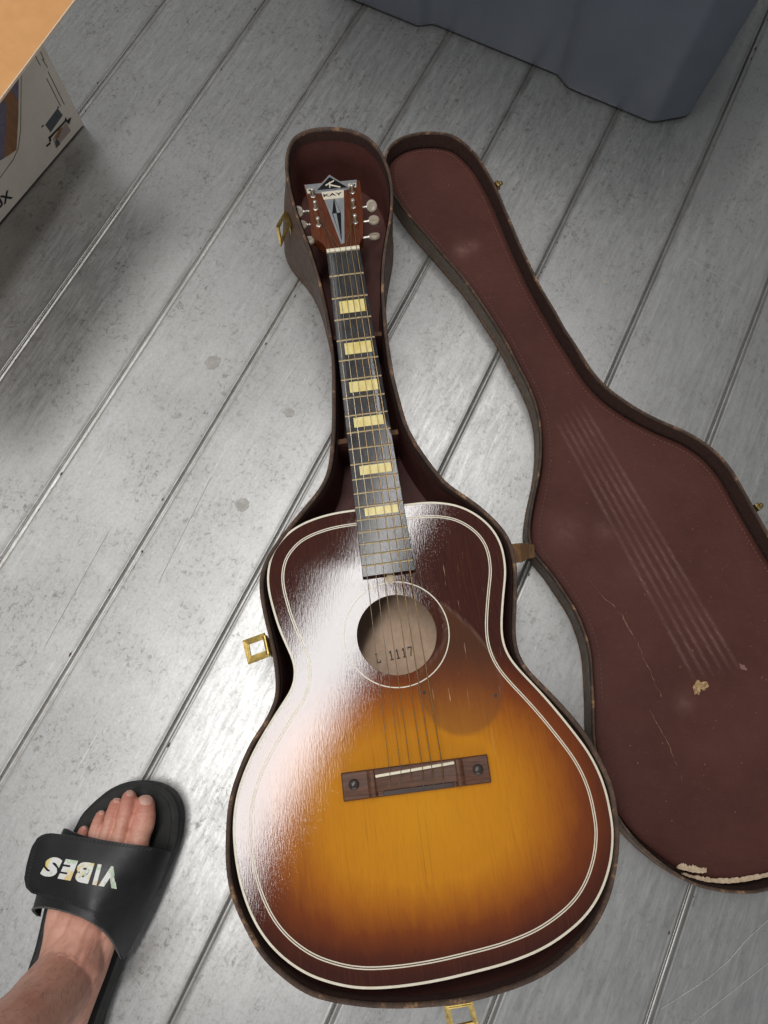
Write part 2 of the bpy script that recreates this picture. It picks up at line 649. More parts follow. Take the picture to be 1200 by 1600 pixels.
# underside and hole wall
mb.v += [Vector((x, y, ZT - .003)) for x, y in V]
mb.f += [tuple(i + nv for i in f)[::-1] for f in F]
me_top = bpy.data.meshes.new('soundboard')
me_top.from_pydata([tuple(v) for v in mb.v], [], mb.f)
dx, dy = V[:, 0] / .202, V[:, 1] + .695
dyn = np.where(dy < 0, dy / .136, dy / .160)
r = (np.abs(dx) ** 2.3 + np.abs(dyn) ** 2.3) ** (1 / 2.3)
edge = sdist(V, tb)
burst = np.clip(r * .915, 0, 1)
sdg = sdist(V, GUARD)
guard = np.clip(.5 - sdg / .004, 0, 1)
gedge = np.clip(1 - np.abs(sdg) / .0022, 0, 1) * np.clip((V[:, 1] + .60) / .06, 0, 1)
wear = np.clip(1.15 - np.abs(V[:, 0] - .045) / .075, .12, 1) * np.clip((V[:, 1] + .66) / .08, 0, 1)
for nm, arr in (('burst', burst), ('guard', guard), ('guardedge', gedge), ('wear', wear)):
    a = me_top.attributes.new(nm, 'FLOAT', 'POINT')
    a.data.foreach_set('value', np.concatenate([arr, arr]).astype(np.float32))
me_top.materials.append(M_TOP)
me_top.shade_smooth()
o = bpy.data.objects.new('soundboard', me_top)
COL.objects.link(o)
o.parent = G
FRAME[o] = GF
SOUNDBOARD = o
mb = MB()
hr = np.array(hole)
hi_ = HC + (hr - HC) * 0.985
mb.loft([[(x, y, ZT - .0002) for x, y in hr], [(x, y, ZT - .0031) for x, y in hr], [(x, y, ZT - .0031) for x, y in HC + (hr - HC) * 1.03]])
build('soundhole_edge', mb, M_RIMWOOD, G, True, True)

# sides, back, lining
mb = MB()
mb.loft([[(x, y, .108) for x, y in inset(body, .0004)], [(x, y, .020) for x, y in inset(body, .0008)], [(x, y, .014) for x, y in inset(body, .004)]])
build('side', mb, M_MAHO, G, True, True)
mb = MB()
mb.loft([[(x, y, .1085) for x, y in inset(body, .003)], [(x, y, .0195) for x, y in inset(body, .003)]])
build('inner_side', mb, M_INNER, G, True, True)
Vb, Fb = fill(inset(body, .0032), .02)
mb = MB()
mb.add([(x, y, .0190) for x, y in Vb], Fb)
mb.add([(x, y, .0140) for x, y in Vb], [f[::-1] for f in Fb])
back = build('back', mb, M_INNER, G, False, True)
M_INK = simple('stamped_ink', (.045, .042, .05), (.26, .19, .15), .8, scale=700, lo=.45, hi=.75)
zb = .0194
p0, p1 = at(588, 1037, zb), at(648, 1024, zb)
upv = (at(585, 1022, zb) - at(588, 1037, zb))
GL = {'L': [[(.08, 0), (.26, 0), (.26, 1), (.08, 1)], [(.26, 0), (.8, 0), (.8, .13), (.26, .13)], [(.66, .13), (.8, .13), (.8, .32), (.72, .32)], [(-.04, .88), (.08, .88), (.08, 1), (-.04, 1)], [(.26, .88), (.40, .88), (.40, 1), (.26, 1)], [(-.04, 0), (.08, 0), (.08, .12), (-.04, .12)]],
      '1': [[(.34, 0), (.56, 0), (.56, 1), (.34, 1)], [(.12, 0), (.34, 0), (.34, .12), (.12, .12)], [(.56, 0), (.78, 0), (.78, .12), (.56, .12)], [(.34, 1), (.14, .82), (.14, .70), (.34, .82)]],
      '7': [[(.04, .84), (.82, .84), (.82, 1), (.04, 1)], [(.04, .66), (.16, .66), (.16, .84), (.04, .84)], [(.62, .84), (.82, .84), (.46, 0), (.26, 0)]]}
mb = MB()
for k, ch in enumerate('L 1117'):
    for poly in GL.get(ch, []):
        pts = [p0 + (p1 - p0) * ((k + .1 + x * .85) / 6) + upv * y for x, y in poly]
        mb.add(pts, [tuple(range(len(pts)))])
build('stamped_number', mb, M_INK, back, False)

# binding, purfling, rosette ring
mb = MB()
mb.ring(body, inset(body, .0023), .1050, .1124)
build('binding', mb, M_CREAM, G, True, True)
a0 = .0166
mb = MB()
mb.ring(inset(body, a0), inset(body, a0 + .0011), ZT - .001, ZT + .00025)
pf = build('purfling_line', mb, M_CREAM, G, True, True)
mb = MB()
mb.ring(inset(body, a0 + .0021), inset(body, a0 + .0032), ZT - .001, ZT + .00025)
build('purfling_line', mb, M_CREAM, G, True, True)
cth = np.stack([np.cos(th), np.sin(th)], 1)
mb = MB()
mb.ring(HC + .0600 * cth + [0, .0008], HC + .0588 * cth + [0, .0008], ZT - .001, ZT + .00025)
build('rosette_ring', mb, M_CREAM, G, True, True)
# bare chip at the end of the fretboard
mb = MB()
mb.prism([gl(*p, ZT) for p in ((604, 899), (613, 898), (617, 902), (613, 905), (613, 911), (606, 911), (603, 907))], ZT - .0005, ZT + .0004)
build('bare_chip', mb, simple('chipped_wood', (.66, .55, .38), (.5, .38, .25), .8), G, False, True)
for x, y in ((663, 1082), (774, 1087)):
    mb = MB()
    gx_, gy_ = gl(x, y, ZT)
    mb.lathe([(.0018, -.001), (.0018, .0003), (.0012, .0005)], Matrix.Translation((gx_, gy_, ZT)), 10)
    build('screw_hole', mb, M_DARK, G, True, True)

# neck and fretboard
ZF = .1215


def fbw(d):
    return .5 * (.0445 + .0118 * d / .32)


def fret(n):
    return .64 * (1 - 2 ** (-n / 12))


FEND = .4385


def fretboard_material():
    m = NT('worn_ebony')
    g = m.noise(220, 5, .7, m.coord((5, .45, 1)))
    g2 = m.noise(45, 5, .7, m.coord((3, .6, 1)))
    c = m.ramp(g, [(.40, (.008, .008, .009)), (.58, (.026, .026, .028)), (.74, (.10, .10, .105))])
    c = m.mix(m.math('MULTIPLY', m.ramp(g2, [(.45, 0), (.7, 1)]), .4), c, (.10, .10, .105))
    m.set(Base_Color=c, Roughness=.34, Specular_IOR_Level=.3, Coat_Weight=.9, Coat_Roughness=.11)
    m.bump(g, .16, .0004)
    return m.m


M_EBONY = fretboard_material()
mb = MB()
ds = np.linspace(0, FEND, 12)
rings = []
for d in ds:
    w = fbw(d)
    rings.append([(-w, -d, ZF - .0065), (-w, -d, ZF - .0006), (-w + .0006, -d, ZF - .0001), (-w * .5, -d, ZF + .0003), (0, -d, ZF + .0004), (w * .5, -d, ZF + .0003), (w - .0006, -d, ZF - .0001), (w, -d, ZF - .0006), (w, -d, ZF - .0065)])
mb.loft(rings, True, True, True)
build('fretboard', mb, M_EBONY, G, True, True)
M_BRASSF = simple('brass_fret_wire', (.52, .41, .24), (.40, .31, .17), .38, .75, scale=300)
for n in range(1, 20):
    d = fret(n)
    w = fbw(d) - .0003
    mb = MB()
    rings = []
    for x in np.linspace(-w, w, 7):
        zz = ZF + .0004 * (1 - (x / w) ** 2)
        rings.append([(x, -d + .0012, zz - .0002), (x, -d + .0008, zz + .0006), (x, -d, zz + .0010), (x, -d - .0008, zz + .0006), (x, -d - .0012, zz - .0002)])
    mb.loft(rings, True, True, True)
    build('fret', mb, M_BRASSF, G, True, True)
M_INLAY = simple('yellowed_pearl', (.88, .77, .34), (.72, .57, .18), .3, scale=150, stretch=(1, .5, 1))
for n in (3, 5, 7, 9, 12, 15):
    a, b = fret(n - 1), fret(n)
    d0, d1 = a + (b - a) * .17, a + (b - a) * (.74 if n < 12 else .78)
    w0, w1 = fbw(d0), fbw(d1)
    mb = MB()
    mb.prism([(-w0 * .62, -d0), (w0 * .74, -d0), (w1 * .74, -d1), (-w1 * .62, -d1)], ZF - .001, ZF + .00055)
    build('block_inlay', mb, M_INLAY, G, False, True)
# neck shaft
mb = MB()
rings = []
for d in np.linspace(-.004, .372, 10):
    w = fbw(max(d, 0)) - .0004
    dep = .017 + .006 * max(d, 0) / .36 + (.04 * max(0, (d - .30) / .07) ** 2)
    rings.append([(w * math.cos(t), -d, ZF - .0066 - dep * math.sin(t)) for t in np.linspace(0, math.pi, 12)])
mb.loft(rings, True, True, True)
build('neck', mb, M_MAHO, G, True, True)
mb = MB()
mb.prism([(-fbw(.36) + .003, -.355), (fbw(.36) - .003, -.355), (fbw(FEND) - .004, -FEND + .004), (-fbw(FEND) + .004, -FEND + .004)], ZT - .001, ZF - .0066)
build('fretboard_support', mb, M_MAHO, G, False, True)

# nut
M_BONE = simple('old_bone', (.82, .76, .60), (.70, .62, .45), .4, scale=200)
mb = MB()
mb.box((0, .0025, ZF - .0012), (.0442, .0052, .0085), None, .001)
nut = build('nut', mb, M_BONE, G, True, True)

# headstock in its own tilted plane
TILT = math.radians(13)
HP0 = GF @ Vector((0, .005, ZF - .004))
hy = (GF.to_3x3() @ Vector((0, math.cos(TILT), -math.sin(TILT))))
hx = (GF.to_3x3() @ Vector((1, 0, 0)))
hn = hx.cross(hy)
HM = Matrix((hx, hy, hn)).transposed().to_4x4()
HM.translation = HP0
HMI = HM.inverted()


def hp(zx, zy):
    """point seen at a zoomed pixel of the headstock crop, in headstock plane coordinates"""
    p = HMI @ at_plane(460 + zx / 7.5, 260 + zy / 7.5, HP0, hn)
    return (p.x, p.y)


def hpoly(pts, z0, z1, mb=None):
    mb = mb or MB()
    return mb.prism([hp(*p) for p in pts], z0, z1, HM)


M_HEAD = simple('reddish_headstock', (.150, .038, .012), (.09, .021, .008), .25, scale=90, stretch=(4, .5, 1), Specular_IOR_Level=.6)
HT = .0
outl = [(372, 985), (366, 950), (340, 915), (296, 880), (235, 835), (204, 800), (192, 720), (186, 600), (160, 430), (132, 300), (108, 216), (300, 197), (410, 112), (520, 176), (738, 158), (768, 168), (784, 330), (806, 560), (806, 780), (798, 830), (770, 880), (752, 950), (752, 985)]
mb = hpoly(outl, -.015, 0)
head = build('headstock', mb, M_HEAD, G, False)
M_SILVER = simple('brushed_silver_plate', (.50, .52, .54), (.40, .42, .44), .38, .55, scale=300, stretch=(1, .06, 1))
M_BLACKG = simple('gloss_black', (.008, .008, .009), (.012, .012, .013), .2)
M_CHROME = simple('worn_chrome', (.80, .76, .68), (.65, .60, .52), .25, .65, scale=200)
plate = build('headstock_plate', hpoly([(118, 222), (730, 162), (728, 250), (582, 282), (588, 900), (548, 918), (322, 318), (152, 326)], 0, .0008), M_SILVER, head, False)
build('plate_block', hpoly([(146, 272), (205, 262), (212, 318), (156, 326)], .0008, .0012), M_CREAM, head, False)
build('plate_block', hpoly([(628, 212), (722, 206), (722, 250), (640, 258)], .0008, .0012), M_CREAM, head, False)
build('plate_mark', hpoly([(163, 283), (186, 280), (188, 296), (168, 299)], .0012, .0014), M_BLACKG, head, False)
build('plate_mark', hpoly([(694, 217), (714, 215), (714, 238), (698, 238)], .0012, .0014), M_BLACKG, head, False)
build('triangle_trim', hpoly([(410, 112), (652, 262), (246, 302)], .0012, .0020), M_SILVER, head, False)
build('triangle_badge', hpoly([(414, 142), (626, 262), (268, 294)], .0018, .0025), M_BLACKG, head, False)
build('name_panel', hpoly([(316, 316), (580, 286), (580, 378), (346, 402)], .0010, .0018), M_CREAM, head, False)
build('arrow_trim', hpoly([(462, 372), (546, 552), (556, 878), (444, 562)], .0008, .0013), M_BLACKG, head, False)
build('arrow_facet', hpoly([(468, 392), (538, 552), (500, 556)], .0011, .0017), M_SILVER, head, False)
build('arrow_facet', hpoly([(454, 566), (494, 562), (546, 850)], .0011, .0017), M_SILVER, head, False)
# lettering
tv, tf, asp = text_outline('KAY', .02)
a, b, c = hp(344, 372), hp(562, 348), hp(340, 340)
mb = MB()
mb.add([HM @ Vector((a[0] + (b[0] - a[0]) * x + (c[0] - a[0]) * y, a[1] + (b[1] - a[1]) * x + (c[1] - a[1]) * y, .0021)) for x, y in tv], tf)
build('name_lettering', mb, M_BLACKG, head, False)
mb = MB()
for q in ([(408, 205), (422, 203), (424, 268), (411, 270)], [(364, 238), (466, 180), (468, 192), (372, 250)], [(404, 232), (420, 230), (544, 258), (536, 270), (430, 248)]):
    mb.prism([hp(*p) for p in q], .0025, .0029 + .0001 * len(mb.v) / 10, HM)
build('emblem_letter', mb, M_CREAM, head, False)

# tuning machines
M_BUTTON = simple('yellowed_plastic_button', (.42, .36, .28), (.33, .27, .20), .35, scale=90)
posts = [((220, 352), -1, (34, 478), 38), ((250, 500), -1, (76, 632), 2), ((285, 692), -1, (166, 808), -12),
         ((680, 306), 1, (900, 405), 50), ((692, 478), 1, (928, 572), 0), ((715, 658), 1, (934, 757), -24)]
POST_TOP = []
first_t = None
for (pp, side, bb, rot) in posts:
    x, y = hp(*pp)
    q = HM @ Matrix.Translation((x, y, 0))
    mb = MB()
    mb.lathe([(.0038, 0), (.0038, .0007), (.0028, .0014), (.0022, .0014), (.0021, .0100), (.0025, .0104), (.0025, .0122), (.0017, .0130)], q, 14)
    t = build('tuning_post', mb, M_CHROME, head, True)
    POST_TOP.append(HM @ Vector((x, y, .009)))
    bx, by = hp(*bb)
    edge_x = hp(165, 460)[0] if side < 0 else hp(786, 420)[0]
    zc = -.0075
    by = by - .0015
    mb = MB()
    sx0 = edge_x - side * .006
    Mx = HM @ Matrix.Translation((sx0, by, zc)) @ Matrix.Rotation(side * math.pi / 2, 4, 'Y')
    L = abs(bx - sx0) - .006
    mb.lathe([(.0018, 0), (.0018, L - .003), (.0027, L - .001), (.0022, L + .001)], Mx, 10)
    build('tuner_shaft', mb, M_CHROME, head, True)
    mb = MB()
    Mb = HM @ Matrix.Translation((bx, by, zc)) @ Matrix.Rotation(math.radians(rot), 4, 'X')
    rings = []
    n = 20
    for zz, s in ((-.0034, .55), (-.0030, .86), (-.0018, .98), (0, 1), (.0018, .98), (.0030, .86), (.0034, .62), (.0029, .5)):
        rings.append([Mb @ Vector((.0080 * s * math.cos(2 * math.pi * k / n), .0090 * s * math.sin(2 * math.pi * k / n), zz)) for k in range(n)])
    mb.loft(rings, True, True, True)
    build('tuner_button', mb, M_BUTTON, head, True)

# bridge
M_ROSE = simple('rosewood', (.135, .050, .022), (.055, .020, .010), .55, scale=120, stretch=(.35, 5, 1), bump=.35, bscale=200, bdist=.0005)
M_ROSE2 = simple('dark_rosewood', (.050, .024, .018), (.028, .014, .011), .5, scale=120, stretch=(.35, 5, 1))


def zl(x, y, z):
    return Vector((*gl(500 + x / 4, 1140 + y / 4, z), 0))


B = [zl(132, 268, ZT), zl(1040, 153, ZT), zl(1068, 330, ZT), zl(150, 452, ZT)]
B[1] = B[0] + (B[1] - B[0])
bc = sum(B, Vector()) / 4
bxv = ((B[1] - B[0]) + (B[2] - B[3])).normalized()
byv = Vector((-bxv.y, bxv.x, 0))
BL = ((B[1] - B[0]).length + (B[2] - B[3]).length) / 2
BW = ((B[0] - B[3]).length + (B[1] - B[2]).length) / 2 * .98
BM = Matrix((bxv, byv, Vector((0, 0, 1)))).transposed().to_4x4()
BM.translation = (bc.x, bc.y, ZT)
hl, hw = BL / 2, BW / 2
# cross-section along the length: (u, height)
secs = []
for u, h in ((-hl, .0050), (-hl + .0012, .0062), (-hl * .70, .0062), (-hl * .655, .0066), (-hl * .625, .0092), (-hl * .59, .0104), (-hl * .56, .0098), (-hl * .545, .0080)):
    secs.append((u, h))
mid = [(-hl * .53, .0078), (0, .0080), (hl * .53, .0078)]
full = secs + mid + [(-u, h) for u, h in secs[::-1]]
mb = MB()
rings = []
for u, h in full:
    inner = abs(u) < hl * .54
    hb = .0058 if inner else h - .0004
    rings.append([BM @ Vector(p) for p in ((u, -hw, -.0002), (u, -hw, min(.0032, hb * .6)), (u, -hw + (.0015 if not inner else .001), hb if not inner else .0042), (u, -hw * .62, hb if not inner else .0044), (u, -hw * .56, h if not inner else .0072), (u, 0, h), (u, hw * .7, h - .0002), (u, hw - .001, h - .0007), (u, hw, h - .0022), (u, hw, -.0002))])
mb.loft(rings, True, True, True)
bridge = build('bridge', mb, M_ROSE, G, True, True)
mb = MB()
mb.prism([(BM @ Vector((x, y, 0)))[:2] for x, y in ((-hl * .44, -hw + .0008), (hl * .47, -hw + .0008), (hl * .50, -hw * .80), (hl * .47, -hw * .60), (-hl * .44, -hw * .60), (-hl * .47, -hw * .80))], ZT + .004, ZT + .0056, None, .0005)
build('string_anchor', mb, M_ROSE2, bridge, False, True)
s0, s1 = zl(346, 292, ZT + .010), zl(838, 206, ZT + .010)
mb = MB()
sv = (s1 - s0).normalized()
mb.box(((s0 + s1) / 2) + Vector((0, 0, ZT + .0092)), ((s1 - s0).length, .0030, .0080), Matrix((sv, Vector((-sv.y, sv.x, 0)), Vector((0, 0, 1)))).transposed(), .0008)
build('saddle', mb, M_BONE, bridge, True, True)
M_CAP = simple('dark_screw_cap', (.030, .022, .018), (.05, .035, .028), .3)
for x, y in ((212, 343), (988, 250)):
    c = zl(x, y, ZT + .007)
    mb = MB()
    mb.lathe([(.0056, 0), (.0056, .0008), (.0050, .0018), (.0034, .0028), (.0014, .0032)], Matrix.Translation((c.x, c.y, ZT + .0062)), 18)
    build('screw_cap', mb, M_CAP, bridge, True, True)

# strings: post -> nut -> saddle -> anchor
M_STRW = simple('bronze_wound_string', (.36, .24, .12), (.22, .15, .08), .35, .9, scale=900)
M_STRP = simple('plain_steel_string', (.40, .33, .24), (.28, .22, .15), .3, .95, scale=500)
nutx = np.linspace(-.0178, .0178, 6)
anch = [(430, 372), (497, 366), (577, 360), (648, 354), (709, 345), (773, 343)]
sad = [(437, 276), (506, 264), (565, 252), (640, 236), (697, 224), (762, 212)]
post_of = [0, 1, 2, 5, 4, 3]
radii = [.00034, .00036, .00042, .00050, .00056, .00062]
for i in range(6):
    pt = GI @ POST_TOP[post_of[i]]
    n0 = Vector((nutx[i], .0022, ZF + .0032))
    n1 = Vector((nutx[i], -.001, ZF + .0026))
    q = zl(*sad[i], ZT + .0135)
    q = Vector((q.x, q.y, ZT + .0136))
    e = zl(*anch[i], ZT + .007)
    e = Vector((e.x, e.y, ZT + .0060))
    mb = MB()
    off = Vector((.0026 if i < 3 else -.0026, 0, 0))
    mb.tube([pt + off, n0, n1, q, e, e - Vector((0, 0, .002))], radii[i], 6)
    if i in (0, 2, 3, 4, 5):
        for k in range(3):
            mb.tube([pt + Vector((.0031 * math.cos(t), .0031 * math.sin(t), -.001 * k - .0005)) for t in np.linspace(0, 2 * math.pi, 12)], radii[i], 5)
    build('string', mb, M_STRP if i < 2 else M_STRW, G, True, True)
# ---- case
exec_marker = None
CASE_RIM = [(446, 250), (450, 228), (460, 212), (480, 202), (504, 199), (532, 199), (556, 204), (576, 214), (592, 230), (604, 252), (611, 274), (614, 300), (613, 330), (609, 356), (604, 384), (600, 420), (600, 460), (602, 492), (605, 524), (612, 575), (623, 620), (635, 662), (653, 695), (674, 725), (698, 753), (724, 771), (747.5, 788), (772.5, 811), (793, 836), (804, 865), (808, 898), (807, 948), (806, 990), (812, 1023), (827, 1048), (843, 1065), (864, 1087), (894, 1120), (921, 1156), (942, 1195), (957, 1231), (964.5, 1270), (968, 1308), (963.6, 1359), (952.5, 1407), (930, 1451), (899, 1489), (854, 1524), (797, 1549), (731, 1566.6), (667.5, 1574.5), (620, 1576), (565, 1574), (509, 1564), (464, 1544), (415, 1502.5), (385, 1454), (362.5, 1405), (354, 1360), (353, 1307.5), (357, 1259), (368, 1217.5), (389, 1165), (411, 1131), (425, 1104), (431, 1080), (429, 1040), (421, 1000), (412, 960), (406.5, 925), (407, 900), (414, 877.5), (431, 848), (456, 815), (481, 786), (500, 761), (512, 735), (518, 700), (520, 650), (519, 575), (513, 520), (504, 470), (494, 430), (480, 385), (463, 340), (452, 300), (447, 270)]
M_VINYL = simple('brown_case_covering', (.135, .085, .062), (.098, .060, .044), .55, scale=140, bump=.5, bscale=600, bdist=.0007)
M_LINING = simple('maroon_lining', (.125, .042, .033), (.096, .031, .025), .62, scale=30, bump=.3, bscale=900, bdist=.0004)


def worn_edge():
    m = NT('worn_case_edge')
    g = m.noise(38, 7, .78)
    g2 = m.noise(500, 4, .7)
    c = m.ramp(g, [(.42, (.045, .027, .020)), (.56, (.095, .055, .035)), (.65, (.40, .22, .11))])
    c = m.mix(m.math('MULTIPLY', m.ramp(g2, [(.4, 0), (.7, 1)]), .4), c, (.13, .08, .055))
    m.set(Base_Color=c, Roughness=.8)
    m.bump(g2, .8, .001)
    return m.m


M_EDGE = worn_edge()
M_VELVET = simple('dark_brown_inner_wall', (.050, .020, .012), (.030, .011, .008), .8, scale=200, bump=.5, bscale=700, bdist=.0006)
M_BRASS = simple('old_brass', (.66, .48, .15), (.36, .25, .08), .36, 1.0, scale=90, bump=.3, bscale=300)
M_TARN = simple('tarnished_brass', (.36, .26, .10), (.22, .15, .06), .45, .9, scale=200)
M_LEATHER = simple('tan_leather_stay', (.28, .15, .065), (.17, .085, .035), .7, scale=120)
M_STITCH = simple('faded_thread', (.20, .088, .062), (.14, .06, .045), .8, scale=400)

ZR = .116
cpos = at(650, 1000, 0)
CASE = thing('guitar_case', 'old brown guitar case lying open with maroon lining, its lid folded out flat beside it', 'guitar case', (cpos.x, cpos.y, 0))
rim = smooth_closed([tuple(at(x, y, ZR))[:2] for x, y in CASE_RIM], 420, .006)


def wob(n, amp, seed):
    rs = np.random.RandomState(seed)
    t = np.arange(n) / n * 2 * math.pi
    w = np.zeros(n)
    for k in range(3, 40):
        w += rs.normal() / k ** .7 * np.sin(k * t + rs.uniform(0, 6.28))
    return amp * w / np.abs(w).max()


M_WELT = simple('worn_tan_welt', (.22, .115, .060), (.085, .048, .030), .8, scale=160)
M_LIDV = simple('olive_brown_lid_covering', (.185, .145, .112), (.140, .108, .082), .6, scale=140, bump=.5, bscale=600, bdist=.0007)


def shell(P, z0, z1, thick, name, parent, zw, flare=None, mat=None):
    """outer wall and bottom of a case half"""
    mb = MB()
    b = inset(P, .003)
    fl = np.zeros(len(P)) if flare is None else flare
    rr = [[(x, y, z0) for x, y in inset(P, .003 - fl)], [(x, y, z0 + .003) for x, y in inset(P, -fl)]]
    for k in (.35, .7):
        rr.append([(x, y, z0 + (z1 - z0) * k) for x, y in inset(P, -fl * (1 - k * k))])
    rr.append([(x, y, z1 - .004 + w) for (x, y), w in zip(P, zw)])
    mb.loft(rr, True, True, False)
    o = build(name, mb, mat or M_VINYL, parent, True)
    mb = MB()
    Q = inset(P, -fl - .0003)
    jj = wob(len(P), .0006, 17)
    mb.loft([[(x, y, z0 + zz) for x, y in inset(Q, dd - jj)] for dd, zz in ((.003, .0002), (-.0004, .0006), (-.0008, .0022), (-.0002, .0040), (.0010, .0046), (.003, .0002))])
    build('base_welt', mb, M_WELT, o, True)
    return o


def edge_band(P, z1, thick, name, parent, zw, mat=None, jag=0.0006, seed=1):
    mb = MB()
    j = wob(len(P), jag, seed)
    prof = [(-.0006, -.006), (-.0010, -.003), (-.0002, -.0006), (thick * .35, 0.0), (thick * .7, -.0003), (thick, -.0016), (thick + .0003, -.006)]
    rings = []
    for d, z in prof:
        Q = inset(P, d + j * (1 if d < .001 else .3))
        rings.append([(x, y, z1 + z + w) for (x, y), w in zip(Q, zw)])
    mb.loft(rings)
    return build(name, mb, mat or M_EDGE, parent, True)


zw = wob(420, .0012, 3)
flr = np.zeros(420)
for (fx, fy, fw, fk) in ((456, 312, .060, .024), (425, 1010, .05, .005)):
    q_ = np.array(at(fx, fy, ZR)[:2])
    flr = np.maximum(flr, fk * np.exp(-(np.linalg.norm(rim - q_, axis=1) / fw) ** 2))
shell(rim, .001, ZR, .005, 'case_wall', CASE, zw, flr)
edge_band(rim, ZR, .0036, 'rim_edge', CASE, zw, None, .0008, 5)
lin = inset(rim, .0046)
mb = MB()
mb.loft([[(x, y, ZR - .004 + w) for (x, y), w in zip(lin, zw)], [(x, y, .020) for x, y in inset(rim, .0052)], [(x, y, .0085) for x, y in inset(rim, .0078)]], True, False, True)
build('lining', mb, M_LINING, CASE, True)
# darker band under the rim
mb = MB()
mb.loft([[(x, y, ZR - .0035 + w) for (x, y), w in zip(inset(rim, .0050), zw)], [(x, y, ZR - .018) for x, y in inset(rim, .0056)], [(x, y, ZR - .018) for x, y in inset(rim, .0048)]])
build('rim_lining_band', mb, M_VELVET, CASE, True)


def stitches(P, z, pitch, length, r, name, parent, skip=None):
    Q = resample_closed(P, max(20, int(np.linalg.norm(np.roll(P, -1, 0) - P, axis=1).sum() / pitch)))
    mb = MB()
    for i in range(len(Q)):
        p = Vector((*Q[i], z))
        t = (Vector((*Q[(i + 1) % len(Q)], z)) - p).normalized()
        if skip and skip(p):
            continue
        mb.tube([p - t * length * .5, p, p + t * length * .5], [r * .5, r, r * .5], 5)
    o = build(name, mb, M_STITCH, parent, True)
    o['kind'] = 'stuff'
    return o


stitches(inset(rim, .020), .0088, .0055, .0034, .0005, 'stitching', CASE)

# neck rests (two cross boards) and the pocket between them
M_REST = simple('lined_cross_board', (.20, .095, .045), (.10, .045, .025), .75, scale=160)
for (xa, ya), (xb, yb), z in (((519, 529), (596, 522), .085), ((524, 692), (622, 675), .088)):
    a, b = at(xa, ya, z), at(xb, yb, z)
    t = (b - a).normalized()
    mb = MB()
    c = (a + b) / 2
    hgt = z - .0088
    mb.box((c.x, c.y, .0088 + hgt / 2), ((b - a).length, .006, hgt), Matrix((t, Vector((-t.y, t.x, 0)), Vector((0, 0, 1)))).transposed(), .001)
    nr = build('neck_rest', mb, M_LINING, CASE, True)
    mb = MB()
    mb.box((c.x, c.y, z + .0006), ((b - a).length, .0064, .0012), Matrix((t, Vector((-t.y, t.x, 0)), Vector((0, 0, 1)))).transposed())
    build('rest_edge', mb, M_REST, nr, False)


def latch(corners, hole, plate_a, plate_b, zp):
    """brass hasp loop (flat frame seen from above) on a plate fixed to the case wall"""
    mb = MB()
    O = [at(*c) for c in corners]
    I = [at(*c) for c in hole]
    n = (O[1] - O[0]).cross(O[2] - O[0]).normalized()
    if n.z < 0:
        n = -n
    th_ = .0018
    mb.loft([[p - n * th_ for p in O], [p for p in O], [p for p in I], [p - n * th_ for p in I], [p - n * th_ for p in O]])
    l = build('latch_loop', mb, M_BRASS, CASE, False)
    mb = MB()
    a, b = at(*plate_a), at(*plate_b)
    t = (b - a)
    t.normalize()
    side = Vector((t.y, -t.x, 0)).normalized()
    c = (a + b) / 2
    mb.box(c - Vector((0, 0, .012)), ((b - a).length, .0022, .030), Matrix((t, side, Vector((0, 0, 1)))).transposed(), .0006)
    mb.tube([a + Vector((0, 0, .002)), b + Vector((0, 0, .002))], .0026, 10)
    for q_ in (a, b):
        mb.lathe([(.0022, 0), (.0022, .0008), (.0012, .0018)], Matrix.Translation(q_ - Vector((0, 0, .016)) + side * .0011 * zp) @ side.to_track_quat('Z', 'Y').to_matrix().to_4x4(), 10)
    build('latch_plate', mb, M_BRASS, l, True)
    mb = MB()
    w_ = (b - a).length
    mb.tube([a + t * w_ * .2 + side * zp * .002, a + t * w_ * .5 + side * zp * .0045 - Vector((0, 0, .004)), a + t * w_ * .8 + side * zp * .002], .0014, 8)
    build('latch_spring', mb, M_BRASS, l, True)


latch([(378.5, 1001, .094), (387.5, 1038.5, .092), (421, 1026, .100), (413, 988.5, .102)], [(388.5, 1007.5, .0945), (392, 1025, .0935), (416, 1016, .100), (412.5, 998.5, .1005)], (414, 994, .100), (420, 1022, .100), -1)
latch([(431, 354, .080), (438, 385, .074), (451.5, 352, .100), (445, 328, .102)], [(435.5, 356, .081), (438.5, 374, .077), (448, 351, .097), (443.5, 338, .098)], (447, 334, .094), (453, 354, .094), -1)
latch([(693, 1570, .100), (701, 1616, .070), (749, 1606, .070), (738, 1562, .100)], [(703, 1570, .0995), (709, 1604, .073), (739, 1597, .073), (728, 1563, .0995)], (698, 1572, .100), (736, 1566, .100), -1)
# stay strap between case and lid
mb = MB()
sa = [at(797, 851, .100), at(812, 849, .088), at(826, 850, .050), at(834, 852, .034)]
sb = [at(801, 879, .100), at(814, 879, .088), at(826, 873, .050), at(836, 871, .034)]
up3 = Vector((0, 0, .0022))
rings = []
for a, b in zip(sa, sb):
    rings.append([a, b, b + up3, a + up3])
mb.loft(rings, True, True, True)
build('stay_strap', mb, M_LEATHER, CASE, False)

# wall ornaments: leather patch stitched at the waist latch
mb = MB()
wp = [at(408, 945, .112), at(413, 985, .112), at(424, 1035, .112), at(429.5, 1075, .112)]
